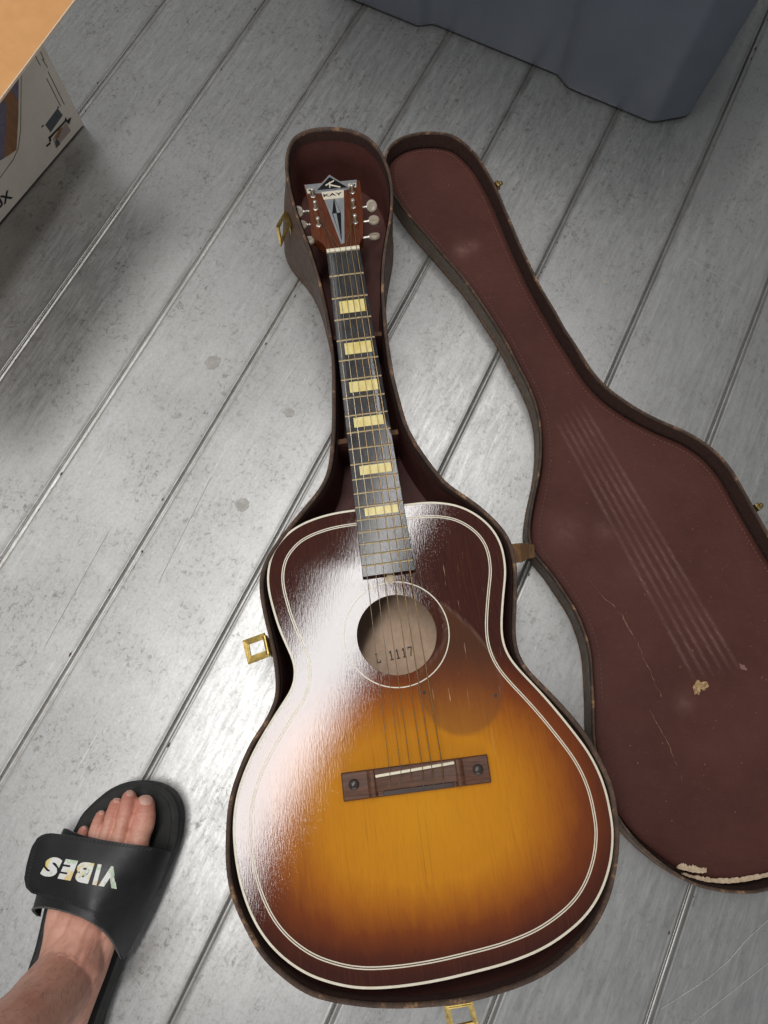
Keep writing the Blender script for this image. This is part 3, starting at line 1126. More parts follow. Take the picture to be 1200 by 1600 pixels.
# ---- lid
LID = [(601.5, 243), (610, 226), (630, 213), (659, 206), (691, 206.5), (714, 213), (734, 229), (751, 249), (768, 278), (781, 304), (794, 335), (808.6, 370), (823, 401), (840, 436), (863, 476), (883, 511), (900, 537), (913, 559), (930.5, 584), (955, 609), (990, 633.5), (1032, 656), (1077.5, 675.5), (1112.5, 698), (1140.5, 728), (1161.5, 763), (1179, 794.5), (1200, 829.5), (1228, 875), (1265, 925), (1315, 985), (1365, 1060), (1392, 1140), (1390, 1220), (1355, 1300), (1290, 1360), (1200, 1392), (1164, 1397), (1125, 1393), (1089, 1384), (1062, 1370.5), (1032, 1349.5), (1002, 1324), (978, 1297), (958, 1265), (940, 1220), (930, 1175), (926.5, 1144), (926, 1110), (925, 1078), (920, 1015), (902.5, 962.5), (881.5, 927.5), (857, 892.5), (836, 868), (827, 847), (825.5, 822.5), (831, 784), (839.5, 745.5), (844, 707), (843, 665), (836, 630), (822, 595), (811, 574), (785.6, 525), (760, 485), (728, 439), (691, 396), (647.5, 347), (627, 321), (612, 297), (602, 268)]
ZL = .038
lid = smooth_closed([tuple(at(x, y, ZL))[:2] for x, y in LID], 420, .006)
zw2 = wob(420, .0010, 11)
LW = shell(lid, .001, ZL, .005, 'lid_wall', CASE, zw2, None, M_LIDV)
edge_band(lid, ZL, .0028, 'lid_edge', LW, zw2, None, .0011, 8)
li = inset(lid, .0038)
mb = MB()
mb.loft([[(x, y, ZL - .003 + w) for (x, y), w in zip(li, zw2)], [(x, y, .0080) for x, y in inset(lid, .0048)]], True, False, True)
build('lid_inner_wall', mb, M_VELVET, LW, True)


def lid_material():
    m = NT('maroon_lid_lining')
    g = m.noise(9, 4, .6)
    c = m.ramp(g, [(.35, (.095, .034, .027)), (.65, (.072, .0250, .0195))])
    # rubbed cloud marks
    cl = m.noise(13, 6, .7, m.coord((1, 1.6, 1)))
    c = m.mix(m.math('MULTIPLY', m.ramp(cl, [(.64, 0), (.8, 1)]), .18), c, (.26, .13, .11))
    s = m.n('ShaderNodeAttribute', attribute_name='rub')
    fn = m.noise(130, 5, .7, m.coord((1, 1, 1)))
    k = m.math('MULTIPLY', s.outputs['Fac'], m.ramp(fn, [(.3, .25), (.65, 1)]))
    c = m.mix(m.math('MULTIPLY', k, .5), c, (.30, .17, .145))
    sp = m.noise(260, 2, .5)
    c = m.mix(m.math('MULTIPLY', m.ramp(sp, [(.74, 0), (.77, 1)]), .5), c, (.40, .22, .12))
    scr = m.noise(30, 2, .4, m.coord((1.2, 5, 1), (0, 0, .5)))
    c = m.mix(m.math('MULTIPLY', m.ramp(scr, [(.497, 0), (.5, 1), (.503, 0)]), .12), c, (.35, .2, .17))
    m.set(Base_Color=c, Specular_IOR_Level=.18)
    m.set(Roughness=m.ramp(fn, [(.3, .6), (.7, .75)]))
    m.bump(m.math('ADD', m.noise(900, 3, .6), m.math('ADD', m.math('MULTIPLY', g, 14), m.math('MULTIPLY', cl, 6))), .35, .0008)
    return m.m


pan = inset(lid, .0085)
Vp, Fp = fill(pan, .0029)
Zp = .0175
ed = -sdist(Vp, pan)
zp = Zp - .004 * np.exp(-ed / .004)
mb = MB()
mb.add([(x, y, z) for (x, y), z in zip(Vp, zp)], Fp)
mb.loft([[(x, y, Zp - .004) for x, y in pan], [(x, y, .009) for x, y in pan]])
LP = build('lid_panel', mb, lid_material(), LW, True)
# rub marks left by the strings, as a wear mask
cnt = len(LP.data.vertices)
co = np.array([(FRAME[CASE] @ v.co)[:2] for v in LP.data.vertices])
rub = np.zeros(cnt)
A0 = [at(x, y, Zp) for x, y in ((866, 652), (874, 645), (882, 640), (890, 634), (897, 628), (905, 622))]
A1 = [at(x, y, Zp) for x, y in ((1086, 1062), (1101, 1058), (1115, 1056), (1130, 1052), (1143, 1049), (1155, 1045))]
for a, b in zip(A0, A1):
    a2, b2 = np.array(a[:2]), np.array(b[:2])
    d = b2 - a2
    t = np.clip(((co - a2) @ d) / (d @ d), 0, 1)
    dist = np.linalg.norm(co - a2 - t[:, None] * d, axis=1)
    rub = np.maximum(rub, np.exp(-(dist / .0017) ** 2) * np.clip(t * 8, 0, 1) * np.clip((1.02 - t) * 14, 0, 1) * (.75 + .25 * np.sin(t * 23)))
for x, y, rr, k in ((882, 832, .022, .40), (945, 830, .014, .35), (990, 900, .02, .12), (722, 392, .012, .8), (738, 385, .010, .6), (1070, 1100, .012, .5), (930, 1060, .02, .12)):
    p = np.array(at(x, y, Zp)[:2])
    rub = np.maximum(rub, k * np.exp(-(np.linalg.norm(co - p, axis=1) / rr) ** 2))
at_ = LP.data.attributes.new('rub', 'FLOAT', 'POINT')
at_.data.foreach_set('value', rub.astype(np.float32))
stitches(inset(lid, .0175), Zp + .0002, .0056, .0036, .0006, 'stitching', LW, lambda p: p.y < .02 and p.x < .62)

# torn lining: crack running down the panel, bare patch, ragged bottom edge
M_TEAR = simple('bare_cardboard', (.72, .57, .40), (.52, .38, .25), .9, scale=300)
mb = MB()
crack = [(908, 905), (922, 910), (940, 930), (958, 946), (972, 962), (978, 975), (988, 992), (997, 1006), (1004, 1024), (1016, 1050), (1024, 1070), (1034, 1088), (1028, 1094), (1014, 1106), (1022, 1122), (1032, 1140), (1044, 1160), (1052, 1185), (1064, 1206), (1069, 1230)]
rs = random.Random(4)
fine = []
for i in range(len(crack) - 1):
    for t in (0, .33, .66):
        fine.append((crack[i][0] + (crack[i + 1][0] - crack[i][0]) * t + rs.uniform(-1.3, 1.3), crack[i][1] + (crack[i + 1][1] - crack[i][1]) * t + rs.uniform(-1.3, 1.3)))
L_, R_ = [], []
for i, (x, y) in enumerate(fine):
    w = rs.choice((.12, .3, .4, .65)) * (.35 if i < 6 or 33 < i < 40 or i > 52 else 1)
    if 12 < i < 18:
        w *= 2.0
    L_.append(at(x - w, y + w * .4, Zp + .0007))
    R_.append(at(x + w, y - w * .4, Zp + .0007))
dn = Vector((0, 0, .0009))
mb.loft([[p - dn for p in L_], L_, R_, [p - dn for p in R_]], closed=False)
build('crack', mb, simple('cracked_edge', (.24, .13, .08), (.10, .05, .035), .9, scale=220), LW, False)
M_BARE = simple('bare_yellow_patch', (.52, .37, .17), (.22, .10, .05), .9, scale=320)
for poly in ([(1083, 1071), (1089, 1062), (1095, 1066), (1103, 1064), (1107, 1073), (1101, 1078), (1094, 1076), (1092, 1084), (1086, 1085)], [(1156, 1037), (1164, 1040), (1166, 1046), (1159, 1047), (1157, 1043)]):
    mb = MB()
    jag = []
    for i in range(len(poly)):
        (xa, ya), (xb, yb) = poly[i], poly[(i + 1) % len(poly)]
        for t in (0, .25, .5, .75):
            jag.append((xa + (xb - xa) * t + rs.uniform(-1.5, 1.5), ya + (yb - ya) * t + rs.uniform(-1.5, 1.5)))
    mb.prism([tuple(at(x, y, Zp))[:2] for x, y in jag], Zp - .001, Zp + .0005)
    build('bare_patch', mb, M_BARE if poly[0][0] < 1100 else simple('rubbed_patch', (.26, .15, .12), (.18, .09, .08), .8), LW, False)
for top, bot, nm in (([(1057, 1355), (1064, 1349), (1070, 1350), (1076, 1353), (1084, 1352), (1092, 1355), (1104, 1357)], [(1058, 1357), (1066, 1359), (1074, 1361), (1082, 1363), (1090, 1364), (1098, 1364), (1104, 1363)], 'torn_lining'),
                     ([(1064, 1364), (1075, 1366), (1090, 1369), (1105, 1371), (1120, 1373), (1140, 1373), (1160, 1371), (1180, 1367), (1200, 1364), (1225, 1357)], [(1066, 1367), (1077, 1371), (1092, 1375), (1106, 1378), (1122, 1380), (1141, 1380), (1161, 1378), (1182, 1374), (1202, 1370), (1226, 1362)], 'torn_lining')):
    def den(P):
        out = []
        for i in range(len(P) - 1):
            for t in np.linspace(0, 1, 5, endpoint=False):
                out.append((P[i][0] + (P[i + 1][0] - P[i][0]) * t, P[i][1] + (P[i + 1][1] - P[i][1]) * t))
        return out + [P[-1]]
    tt, bb_ = den(top), den(bot)
    mb = MB()
    z0 = .0200
    T = [at(x, y + rs.uniform(-1.6, 1.2), z0) for x, y in tt]
    Bq = [at(x, y + rs.uniform(-.6, .6), z0 + .004) for x, y in bb_]
    mb.loft([[p - dn for p in T], T, Bq, [p - dn for p in Bq]], closed=False)
    build(nm, mb, M_TEAR, LW, False)
# catches on the lid
for (x, y) in ((777, 290), (1182, 793)):
    c = at(x, y, .028)
    mb = MB()
    mb.box(c + Vector((0, 0, 0)), (.006, .010, .012), Matrix.Rotation(.5, 3, 'Z'), .001)
    mb.lathe([(.0020, 0), (.0020, .003), (.0032, .0036), (.0034, .005), (.0022, .0062)], Matrix.Translation(c + Vector((.003, .002, -.001))) @ Matrix.Rotation(.6, 4, 'Y'), 14)
    build('lid_catch', mb, M_TARN, LW, True)

# ================================================================== STORAGE TOTE
tc = at(1017, 195, 0)
te = (at(543, 0, 0) - tc)
te.z = 0
te.normalize()
tin = Vector((-te.y, te.x, 0))
if tin.y < 0:
    tin = -tin
TM = Matrix((te, tin, Vector((0, 0, 1)))).transposed().to_4x4()
TM.translation = tc
TOTE = thing('storage_tote', 'dark blue-grey plastic storage tote standing behind the guitar case', 'storage bin', tuple(tc + te * .29 + tin * .2))
TLn, TDp = .590, .42


def tote_ring(z, g):
    """outline at height z grown outwards by g"""
    rec = .017
    P = [(.003, 0.0), (.02, 0), (.08, 0), (.138, 0), (.150, .001), (.163, .008), (.175, .0158), (.181, rec), (.20, rec), (.29, rec), (.39, rec), (.404, rec), (.411, .0158), (.421, .008), (.431, .001), (.440, 0), (.50, 0), (.57, 0), (TLn, .004), (TLn + .028, .022), (TLn + .040, .05), (TLn + .042, .2), (TLn + .042, .36), (TLn + .03, TDp - .02), (TLn, TDp), (.4, TDp), (.2, TDp), (0, TDp), (-.032, TDp - .02), (-.046, .36), (-.046, .2), (-.047, .06), (-.045, .040), (-.022, .018), (-.003, .002)]
    c = np.array([.295, .21])
    out = []
    for x, y in P:
        gx_ = g if x > .3 else -g
        kx = max(0, abs(x - c[0]) - .20) / .14
        ky = 1 if abs(y - c[1]) > .16 else 0
        gy_ = (g if y > .2 else -g) * min(1, max(0, abs(y - c[1]) - .05) / .12)
        out.append((x + gx_ * min(1, kx), y + gy_, z))
    return out


M_TOTE = simple('slate_blue_plastic', (.084, .095, .118), (.074, .084, .105), .42, scale=14, bump=.15, bscale=900, bdist=.0003)
mb = MB()
levels = [(.0, -.010), (.0015, -.004), (.006, -.0005), (.012, .0), (.08, .006), (.16, .012), (.24, .018), (.32, .024), (.355, .027)]
rings = []
for z, g in levels:
    P = smooth_closed([p[:2] for p in tote_ring(z, g)], 420, .0028)
    rings.append([TM @ Vector((x, y, z)) for x, y in P])
mb.loft(rings, True, True, False)
tub = build('tub', mb, M_TOTE, TOTE, True)
mb = MB()
P1 = smooth_closed([p[:2] for p in tote_ring(0, .027)], 420, .0028)
P2 = inset(P1, -.016)
mb.loft([[TM @ Vector((x, y, .350)) for x, y in P1], [TM @ Vector((x, y, .350)) for x, y in P2], [TM @ Vector((x, y, .372)) for x, y in P2], [TM @ Vector((x, y, .376)) for x, y in inset(P2, .004)], [TM @ Vector((x, y, .372)) for x, y in inset(P2, .02)]], True, False, True)
build('tote_lid', mb, M_TOTE, TOTE, True)

# ================================================================== CARDBOARD BOX
b0 = at(132, 196, 0)
b1 = at(0, 351, 0)
be = (b1 - b0).normalized()
bo = Vector((-be.y, be.x, 0))
if bo.x < 0:
    bo = -bo                      # outwards, towards the guitar
BLEN, BDEP, BHT = .52, .34, .262
BOX = thing('cardboard_box', 'printed white cardboard box with an orange-brown flap folded open at the upper left', 'box', tuple(b0 + be * BLEN / 2 - bo * BDEP / 2))
M_PRINT = simple('greyed_white_print', (.74, .67, .57), (.68, .61, .51), .55, scale=25)
M_KRAFT = simple('kraft_cardboard', (.66, .335, .125), (.60, .295, .105), .7, scale=40, stretch=(1, 1, 1), bump=.2, bscale=120)
M_CORR = simple('cut_cardboard_edge', (.74, .60, .46), (.58, .44, .32), .85, scale=400)


def slab(p, ax, ay, az, mb=None, bev=.0012):
    """box from corner p with edge vectors"""
    mb = mb or MB()
    c = p + (ax + ay + az) / 2
    R = Matrix((ax.normalized(), ay.normalized(), az.normalized())).transposed()
    return mb.box(c, (ax.length, ay.length, az.length), R, bev)


Z = Vector((0, 0, 1))
tk = .005
lift = Z * .002
front = build('front_panel', slab(b0 + lift, be * BLEN, -bo * tk, Z * BHT), M_PRINT, BOX, False)
build('end_panel', slab(b0 + lift - bo * (tk + .0005) + be * .0005, be * tk, -bo * (BDEP - tk), Z * BHT), M_PRINT, BOX, False)
build('end_panel', slab(b0 + lift + be * (BLEN - tk) - bo * (tk + .0005), be * (tk - .0005), -bo * (BDEP - tk), Z * BHT), M_PRINT, BOX, False)
build('rear_panel', slab(b0 + lift - bo * BDEP + be * (tk + .001), be * (BLEN - 2 * tk - .002), bo * tk, Z * BHT), M_PRINT, BOX, False)
build('bottom_panel', slab(b0 + lift - bo * (tk + .001) + be * (tk + .001), be * (BLEN - 2 * tk - .002), -bo * (BDEP - 2 * tk - .002), Z * tk), M_KRAFT, BOX, False)
# flap folded outwards from the top edge of the front panel
hz = b0 + Z * (BHT + .003)
zf = .232
f0 = at(115, 0, zf)
f1 = at(0, 153, zf)
fd = (f1 - f0).normalized()
fa = f0 - fd * .008
fb = f1 + fd * (BLEN - .012 - (f1 - fa).length)
nrm = Z * .0030
mb = MB()
ha, hb = hz + be * .004, hz + be * (BLEN - .004)
q = [ha, hb, fb, fa]
mb.loft([[p - nrm for p in q], [p for p in q]], True, True, True)
flap = build('flap', mb, M_KRAFT, BOX, False)
mb = MB()
od = Vector((bo.x, bo.y, 0))
qq = [fa + nrm * .02, fb + nrm * .02, fb + od * .0014 - nrm * .05, fa + od * .0014 - nrm * .05]
mb.loft([[p - nrm * 1.0 for p in qq], qq], True, True, True)
build('flap_edge', mb, M_CORR, flap, False)


# flat print on the front panel
def fp(zx, zy, lift_=.0004):
    return at_plane(zx / 4.445, zy / 4.445, b0 + bo * lift_, bo)


def decal(name, pts, mat, lift_=.0004):
    mb = MB()
    top = [fp(x, y, lift_) for x, y in pts]
    botm = [p - bo * .0004 for p in top]
    mb.loft([botm, top], True, True, True)
    return build(name, mb, mat, front, False)


M_PURPLE = simple('printed_lilac_cloth', (.20, .17, .23), (.13, .11, .16), .5, scale=90)
M_TANP = simple('printed_brown_strap', (.30, .15, .07), (.22, .10, .05), .5, scale=60, stretch=(1, 1, .3))
M_INKB = simple('black_print', (.012, .012, .013), (.02, .02, .02), .5)
M_GREYP = simple('grey_print', (.055, .06, .065), (.09, .095, .1), .5)
M_PEACH = simple('printed_portrait_tint', (.42, .30, .24), (.30, .27, .26), .5, scale=220)
M_LINE = simple('brown_line_print', (.10, .07, .05), (.14, .10, .08), .6)
decal('photo_print', [(-300, 700), (130, 540), (128, 800), (115, 1040), (60, 1080), (-300, 1290)], M_TANP, .0005)
decal('photo_print', [(-300, 780), (0, 690), (45, 720), (40, 900), (28, 1100), (-300, 1280)], M_PURPLE, .0009)
decal('photo_print', [(60, 600), (130, 548), (128, 700), (96, 650)], M_PURPLE, .0009)
decal('icon_print', [(315, 868), (400, 752), (436, 800), (352, 920)], M_GREYP)
for q in ([(288, 880), (302, 866), (305, 874), (292, 888)], [(320, 1012), (350, 985), (352, 1000), (326, 1022)], [(338, 956), (455, 832), (462, 842), (346, 968)], [(455, 815), (470, 836), (486, 818), (496, 818), (480, 866), (466, 850), (450, 838)], [(336, 952), (348, 945), (358, 975), (345, 990)], [(398, 742), (406, 738), (410, 748), (402, 754)]):
    decal('icon_print', q, M_INKB, .0006)
decal('portrait_print', [(366, 960), (460, 850), (492, 908), (388, 1030)], M_PEACH)
decal('portrait_print', [(384, 950), (420, 880), (436, 890), (410, 950), (390, 970)], M_TANP, .0008)
decal('portrait_print', [(384, 985), (398, 965), (420, 1000), (392, 1028)], M_GREYP, .0008)
for a, b in (((245, 392), (280, 458)), ((332, 498), (446, 728)), ((322, 545), (420, 740)), ((290, 410), (330, 470)), ((280, 360), (305, 420))):
    decal('line_print', [a, (a[0] + 4, a[1] - 2), (b[0] + 4, b[1] - 2), b], M_LINE)
decal('line_print', [(147, 525), (150, 523), (146, 900), (130, 1030), (95, 1110), (0, 1240), (0, 1234), (92, 1106), (126, 1028), (142, 898)], M_LINE)
tv, tf, asp = text_outline('UX', .03, .15)
A_, B_, C_ = (-18, 1462), (98, 1366), (-75, 1425)
mb = MB()
mb.add([fp(A_[0] + (B_[0] - A_[0]) * x + (44 - 84) * y, A_[1] + (B_[1] - A_[1]) * x + (1330 - 1378) * y, .0006) for x, y in tv], tf)
build('box_lettering', mb, M_INKB, front, False)

# ================================================================== SLIDE SANDAL
SOLE = [(115.5, 1293), (126, 1272), (147, 1251), (170.6, 1232.5), (197, 1222), (223, 1220), (249, 1226), (268, 1240), (278, 1261), (279.5, 1285), (275.6, 1316.5), (265, 1343), (249, 1377), (231, 1413.6), (210, 1453), (191.6, 1490), (176, 1534), (163, 1568), (152, 1600), (140, 1650), (118, 1690), (75, 1705), (30, 1690), (5, 1655), (8, 1610), (26, 1555), (39, 1521), (52.5, 1482), (63, 1437), (72, 1400), (85, 1355), (100, 1320)]
ZS = .032
sole = smooth_closed([tuple(at(x, y, ZS))[:2] for x, y in SOLE], 160, .005)
M_RUB = simple('black_foam_sole', (.010, .010, .010), (.016, .016, .015), .65, scale=120, bump=.25, bscale=700)
M_FOOTBED = simple('black_footbed', (.013, .013, .0125), (.021, .0205, .019), .7, scale=60, bump=.3, bscale=900)
M_STRAP = simple('black_faux_leather', (.0085, .0085, .0095), (.013, .013, .0145), .40, scale=60, bump=.25, bscale=500, bdist=.0005)
M_LINT = simple('grey_strap_edge', (.12, .115, .105), (.08, .075, .07), .7, scale=300)
sp = at(170, 1420, 0)
SL = thing('slide_sandal', 'black slide sandal with a printed strap worn on the bare foot', 'sandal', (sp.x, sp.y, 0))
mb = MB()
prof = [(.006, .0005), (.0015, .003), (.0008, .012), (.0018, .0135), (.0003, .015), (0.0, .026), (.001, .0305), (.004, ZS), (.0068, ZS - .0006)]
mb.loft([[(x, y, z) for x, y in inset(sole, d)] for d, z in prof], True, True, True)
so = build('sole', mb, M_RUB, SL, True)
mb = MB()
Vf, Ff = fill(inset(sole, .0088), .01)
ed = -sdist(Vf, inset(sole, .0088))
mb.add([(x, y, ZS + .0008 - .0025 * min(1, e / .02)) for (x, y), e in zip(Vf, ed)], Ff)
build('footbed', mb, M_FOOTBED, SL, True)


# strap surfaces: rows of (front point, back point) given across the foot
def cr(P, t):
    t = float(t)
    n = len(P) - 1
    x = min(max(t, 0), 1) * n
    i = min(int(x), n - 1)
    f = x - i
    p0, p1, p2, p3 = P[max(i - 1, 0)], P[i], P[i + 1], P[min(i + 2, n)]
    return .5 * ((2 * p1) + (-p0 + p2) * f + (2 * p0 - 5 * p1 + 4 * p2 - p3) * f * f + (-p0 + 3 * p1 - 3 * p2 + p3) * f ** 3)


def strap_mesh(front, back, thick, bulge_=.004, nu=30, nv=12, round_left=0.0):
    Fp_ = [at(*p) for p in front]
    Bp_ = [at(*p) for p in back]
    mb = MB()
    top, bot = [], []
    for i in range(nu + 1):
        u = i / nu
        a, b = cr(Fp_, u), cr(Bp_, u)
        t_ = (cr(Fp_, min(u + .02, 1)) - cr(Fp_, max(u - .02, 0))).normalized()
        n_ = (b - a).normalized().cross(t_)
        if n_.z < 0:
            n_ = -n_
        cut = 0
        if round_left and u < .12:
            cut = round_left * (1 - math.sqrt(max(0, 1 - ((.12 - u) / .12) ** 2)))
        rt, rb = [], []
        for j in range(nv + 1):
            v = cut + (1 - 2 * cut) * j / nv
            p = a + (b - a) * v + n_ * bulge_ * math.sin(math.pi * v)
            rt.append(p)
            rb.append(p - n_ * thick)
        top.append(rt)
        bot.append(rb)
    rings = [list(t) + list(reversed(b)) for t, b in zip(top, bot)]
    mb.loft(rings, True, True, True)
    return mb, top


under_front = [(98, 1300, .030), (101, 1294, .046), (118, 1302, .062), (140, 1308, .070), (172, 1314, .073), (205, 1319, .072), (236, 1324, .066), (256, 1329, .050), (266, 1332, .030), (266, 1336, .018)]
under_back = [(60, 1432, .022), (50, 1422, .040), (60, 1418, .060), (80, 1419, .078), (108, 1426, .090), (133, 1435, .092), (156, 1450, .088), (173, 1468, .074), (184, 1488, .050), (190, 1500, .022)]
mb, _ = strap_mesh(under_front, under_back, .003, .004)
st = build('strap', mb, M_STRAP, SL, True)
# pale cut edge along the back of the strap
mb = MB()
mb.tube([cr([at(*p) for p in under_back], t) - Vector((0, 0, .0012)) for t in np.linspace(.02, .98, 40)], .0013, 6)
build('strap_piping', mb, M_LINT, st, True)
over_front = [(57, 1303, .060), (76, 1302, .066), (104, 1305, .072), (131, 1308.6, .077), (158, 1312, .079), (184, 1316.5, .078), (212, 1320, .075), (238, 1324, .068), (258, 1328.5, .053), (268, 1332, .034)]
over_back = [(36, 1392, .056), (56, 1398, .066), (80, 1405, .078), (108, 1412, .089), (131, 1422, .095), (150, 1435, .094), (166, 1452, .086), (178, 1470, .070), (187, 1488, .050), (194, 1500, .030)]
mb, topg = strap_mesh(over_front, over_back, .0028, .004, 34, 14, .22)
bv = BVHTree.FromPolygons([tuple(v) for v in mb.v], mb.f)
ov = build('strap_flap', mb, M_STRAP, SL, True)


def on_strap(px, py, lift_=.0007):
    h = bv.ray_cast(CO, ray(px, py).normalized())
    if h[0] is None:
        return at(px, py, .08)
    n_ = h[1] if h[1].z > 0 else -h[1]
    return h[0] + n_ * lift_


# twin stitch lines round the flap
mb = MB()


def zf6(x, y):
    return (x / 3.81, 1180 + y / 3.81)


line = [(905, 557), (800, 543), (700, 530), (600, 516), (500, 501), (400, 488), (300, 478), (255, 482), (225, 508), (205, 560), (185, 640), (165, 740), (165, 790), (190, 820), (260, 835), (340, 856), (420, 878), (500, 910), (560, 940), (600, 968)]
den_ = []
for i in range(len(line) - 1):
    for t in np.linspace(0, 1, 9, endpoint=False):
        den_.append((line[i][0] + (line[i + 1][0] - line[i][0]) * t, line[i][1] + (line[i + 1][1] - line[i][1]) * t))
for i in range(0, len(den_) - 1, 2):
    for off in (0, 1):
        k = 9 * off
        a, b = den_[i], den_[i + 1]
        cxm, cym = 450, 690
        va = (a[0] + (cxm - a[0]) * .03 * off, a[1] + (cym - a[1]) * .05 * off)
        vb = (b[0] + (cxm - b[0]) * .03 * off, b[1] + (cym - b[1]) * .05 * off)
        mb.tube([on_strap(*zf6(*va), .0003), on_strap(*zf6(*vb), .0003)], .00055, 4)
s_ = build('strap_stitching', mb, simple('dark_thread', (.05, .05, .05), (.035, .035, .035), .7), ov, True)
s_['kind'] = 'stuff'


def vibes_material():
    m = NT('pastel_print')
    a = m.noise(55, 3, .6)
    m.co = None
    c = m.ramp(a, [(.36, (.80, .62, .30)), (.42, (.80, .80, .76)), (.52, (.80, .80, .78)), (.58, (.48, .62, .42)), (.64, (.78, .78, .76)), (.70, (.80, .60, .42))])
    b = m.noise(30, 2, .5)
    c = m.mix(m.math('MULTIPLY', m.ramp(b, [(.60, 0), (.64, 1)]), .8), c, (.80, .62, .12))
    m.set(Base_Color=c, Roughness=.5)
    return m.m


M_VIBES = vibes_material()
c00, c10, c01, c11 = (706, 668), (283, 600), (694, 796), (238, 714)
word = 'VIBES'
# letter cells along the reading direction (fractions of the word length)
cells = [(0.0, .235), (.235, .315), (.335, .555), (.565, .765), (.775, 1.0)]
for ch, (xa, xb) in zip(word, cells):
    tv, tf, asp = text_outline(ch, .065, .12)
    mbt = MB()
    vs = []
    for x, y in tv:
        X = xa + (xb - xa) * x
        px = (1 - X) * (1 - y) * c00[0] + X * (1 - y) * c10[0] + (1 - X) * y * c01[0] + X * y * c11[0]
        py = (1 - X) * (1 - y) * c00[1] + X * (1 - y) * c10[1] + (1 - X) * y * c01[1] + X * y * c11[1]
        vs.append(on_strap(*zf6(px, py)))
    mbt.add(vs, tf)
    build('printed_letter', mbt, M_VIBES, ov, False)

# ================================================================== FOOT
def skin_material():
    m = NT('skin')
    a = m.noise(22, 4, .6)
    b = m.noise(160, 4, .65)
    c = m.ramp(a, [(.3, (.77, .43, .325)), (.5, (.71, .36, .262)), (.7, (.63, .275, .205))])
    c = m.mix(m.math('MULTIPLY', m.ramp(b, [(.45, 0), (.7, 1)]), .25), c, (.36, .14, .09))
    red = m.n('ShaderNodeAttribute', attribute_name='red')
    c = m.mix(m.math('MULTIPLY', red.outputs['Fac'], .65), c, (.52, .165, .125))
    m.set(Base_Color=c, Roughness=.48, Subsurface_Weight=.12, Subsurface_Scale=.004)
    m.b.inputs['Subsurface Radius'].default_value = (1, .35, .2)
    m.bump(m.math('ADD', m.noise(420, 4, .6), m.math('MULTIPLY', m.noise(60, 4, .6), 1.2)), .22, .0008)
    return m.m


def blob_chain(mb, pts, seg=18):
    """closed tapered chain of (point, radius) with round ends"""
    path, rad = [], []
    P = [Vector(p) for p, r in pts]
    R = [r for p, r in pts]
    d0 = (P[1] - P[0]).normalized()
    d1 = (P[-1] - P[-2]).normalized()
    for k in range(1, 6):
        a = math.pi / 2 * k / 6
        path.append(P[0] - d0 * R[0] * math.cos(a))
        rad.append(R[0] * math.sin(a))
    n = len(P)
    for i in range(n - 1):
        for t in np.linspace(0, 1, 8, endpoint=False):
            path.append(cr(P, (i + t) / (n - 1)))
            x = (i + t)
            f = t * t * (3 - 2 * t)
            rad.append(R[i] * (1 - f) + R[i + 1] * f)
    path.append(P[-1])
    rad.append(R[-1])
    for k in range(5, 0, -1):
        a = math.pi / 2 * k / 6
        path.append(P[-1] + d1 * R[-1] * math.cos(a))
        rad.append(R[-1] * math.sin(a))
    mb.tube(path, rad, seg)


mb = MB()
TOES = [
    [((226, 1259, .046), .0118), ((224, 1284, .052), .0134), ((217, 1310, .053), .0125), ((208, 1345, .053), .0165)],
    [((202, 1247, .046), .0086), ((197, 1266, .056), .0092), ((190, 1292, .058), .0080), ((178, 1345, .055), .0125)],
    [((181, 1258, .044), .0076), ((174, 1278, .053), .0080), ((166, 1302, .056), .0072), ((152, 1352, .053), .0120)],
    [((158, 1276, .042), .0070), ((151, 1293, .050), .0075), ((145, 1314, .053), .0070), ((130, 1360, .050), .0115)],
    [((131, 1299, .041), .0064), ((126, 1313, .046), .0074), ((120, 1330, .049), .0073), ((108, 1372, .047), .0115)],
]
for T_ in TOES:
    blob_chain(mb, [(at(*p), r) for p, r in T_])
# forefoot, instep, heel, ankle, shin
for ch in ([((206, 1345, .050), .0155), ((180, 1400, .053), .018), ((152, 1462, .056), .023), ((124, 1525, .056), .026), ((90, 1610, .052), .027)],
           [((178, 1345, .052), .013), ((155, 1400, .058), .019), ((131, 1458, .066), .025), ((110, 1515, .080), .033)],
           [((150, 1352, .050), .013), ((128, 1405, .056), .018), ((110, 1462, .066), .023), ((104, 1520, .078), .030)],
           [((112, 1372, .047), .0125), ((103, 1425, .050), .015), ((97, 1480, .054), .019), ((88, 1550, .054), .022), ((76, 1620, .052), .024)],
           [((126, 1470, .066), .026), ((106, 1518, .080), .033), ((80, 1560, .088), .036)],
           [((100, 1528, .082), .033), ((72, 1566, .120), .0345), ((38, 1604, .165), .0335), ((-35, 1668, .24), .0325), ((-200, 1790, .34), .034), ((-470, 1990, .44), .036)],
           [((104, 1400, .052), .017), ((103, 1450, .058), .022), ((101, 1510, .068), .028)],
           ):
    blob_chain(mb, [(at(*p), r) for p, r in ch])
me = bpy.data.meshes.new('foot_rough')
me.from_pydata([tuple(v) for v in mb.v], [], mb.f)
bm = bmesh.new()
bm.from_mesh(me)
bmesh.ops.recalc_face_normals(bm, faces=bm.faces)
bm.to_mesh(me)
bm.free()
fo = bpy.data.objects.new('foot_rough', me)
COL.objects.link(fo)
md = fo.modifiers.new('remesh', 'REMESH')
md.mode = 'VOXEL'
md.voxel_size = .0013
sm = fo.modifiers.new('smooth', 'SMOOTH')
sm.iterations = 7
sm.factor = .5
bpy.context.view_layer.update()
me2 = bpy.data.meshes.new_from_object(fo.evaluated_get(bpy.context.evaluated_depsgraph_get()))
bpy.data.objects.remove(fo)
me2.name = 'person'
me2.shade_smooth()
me2.materials.clear()
me2.materials.append(skin_material())
PE = bpy.data.objects.new('person', me2)
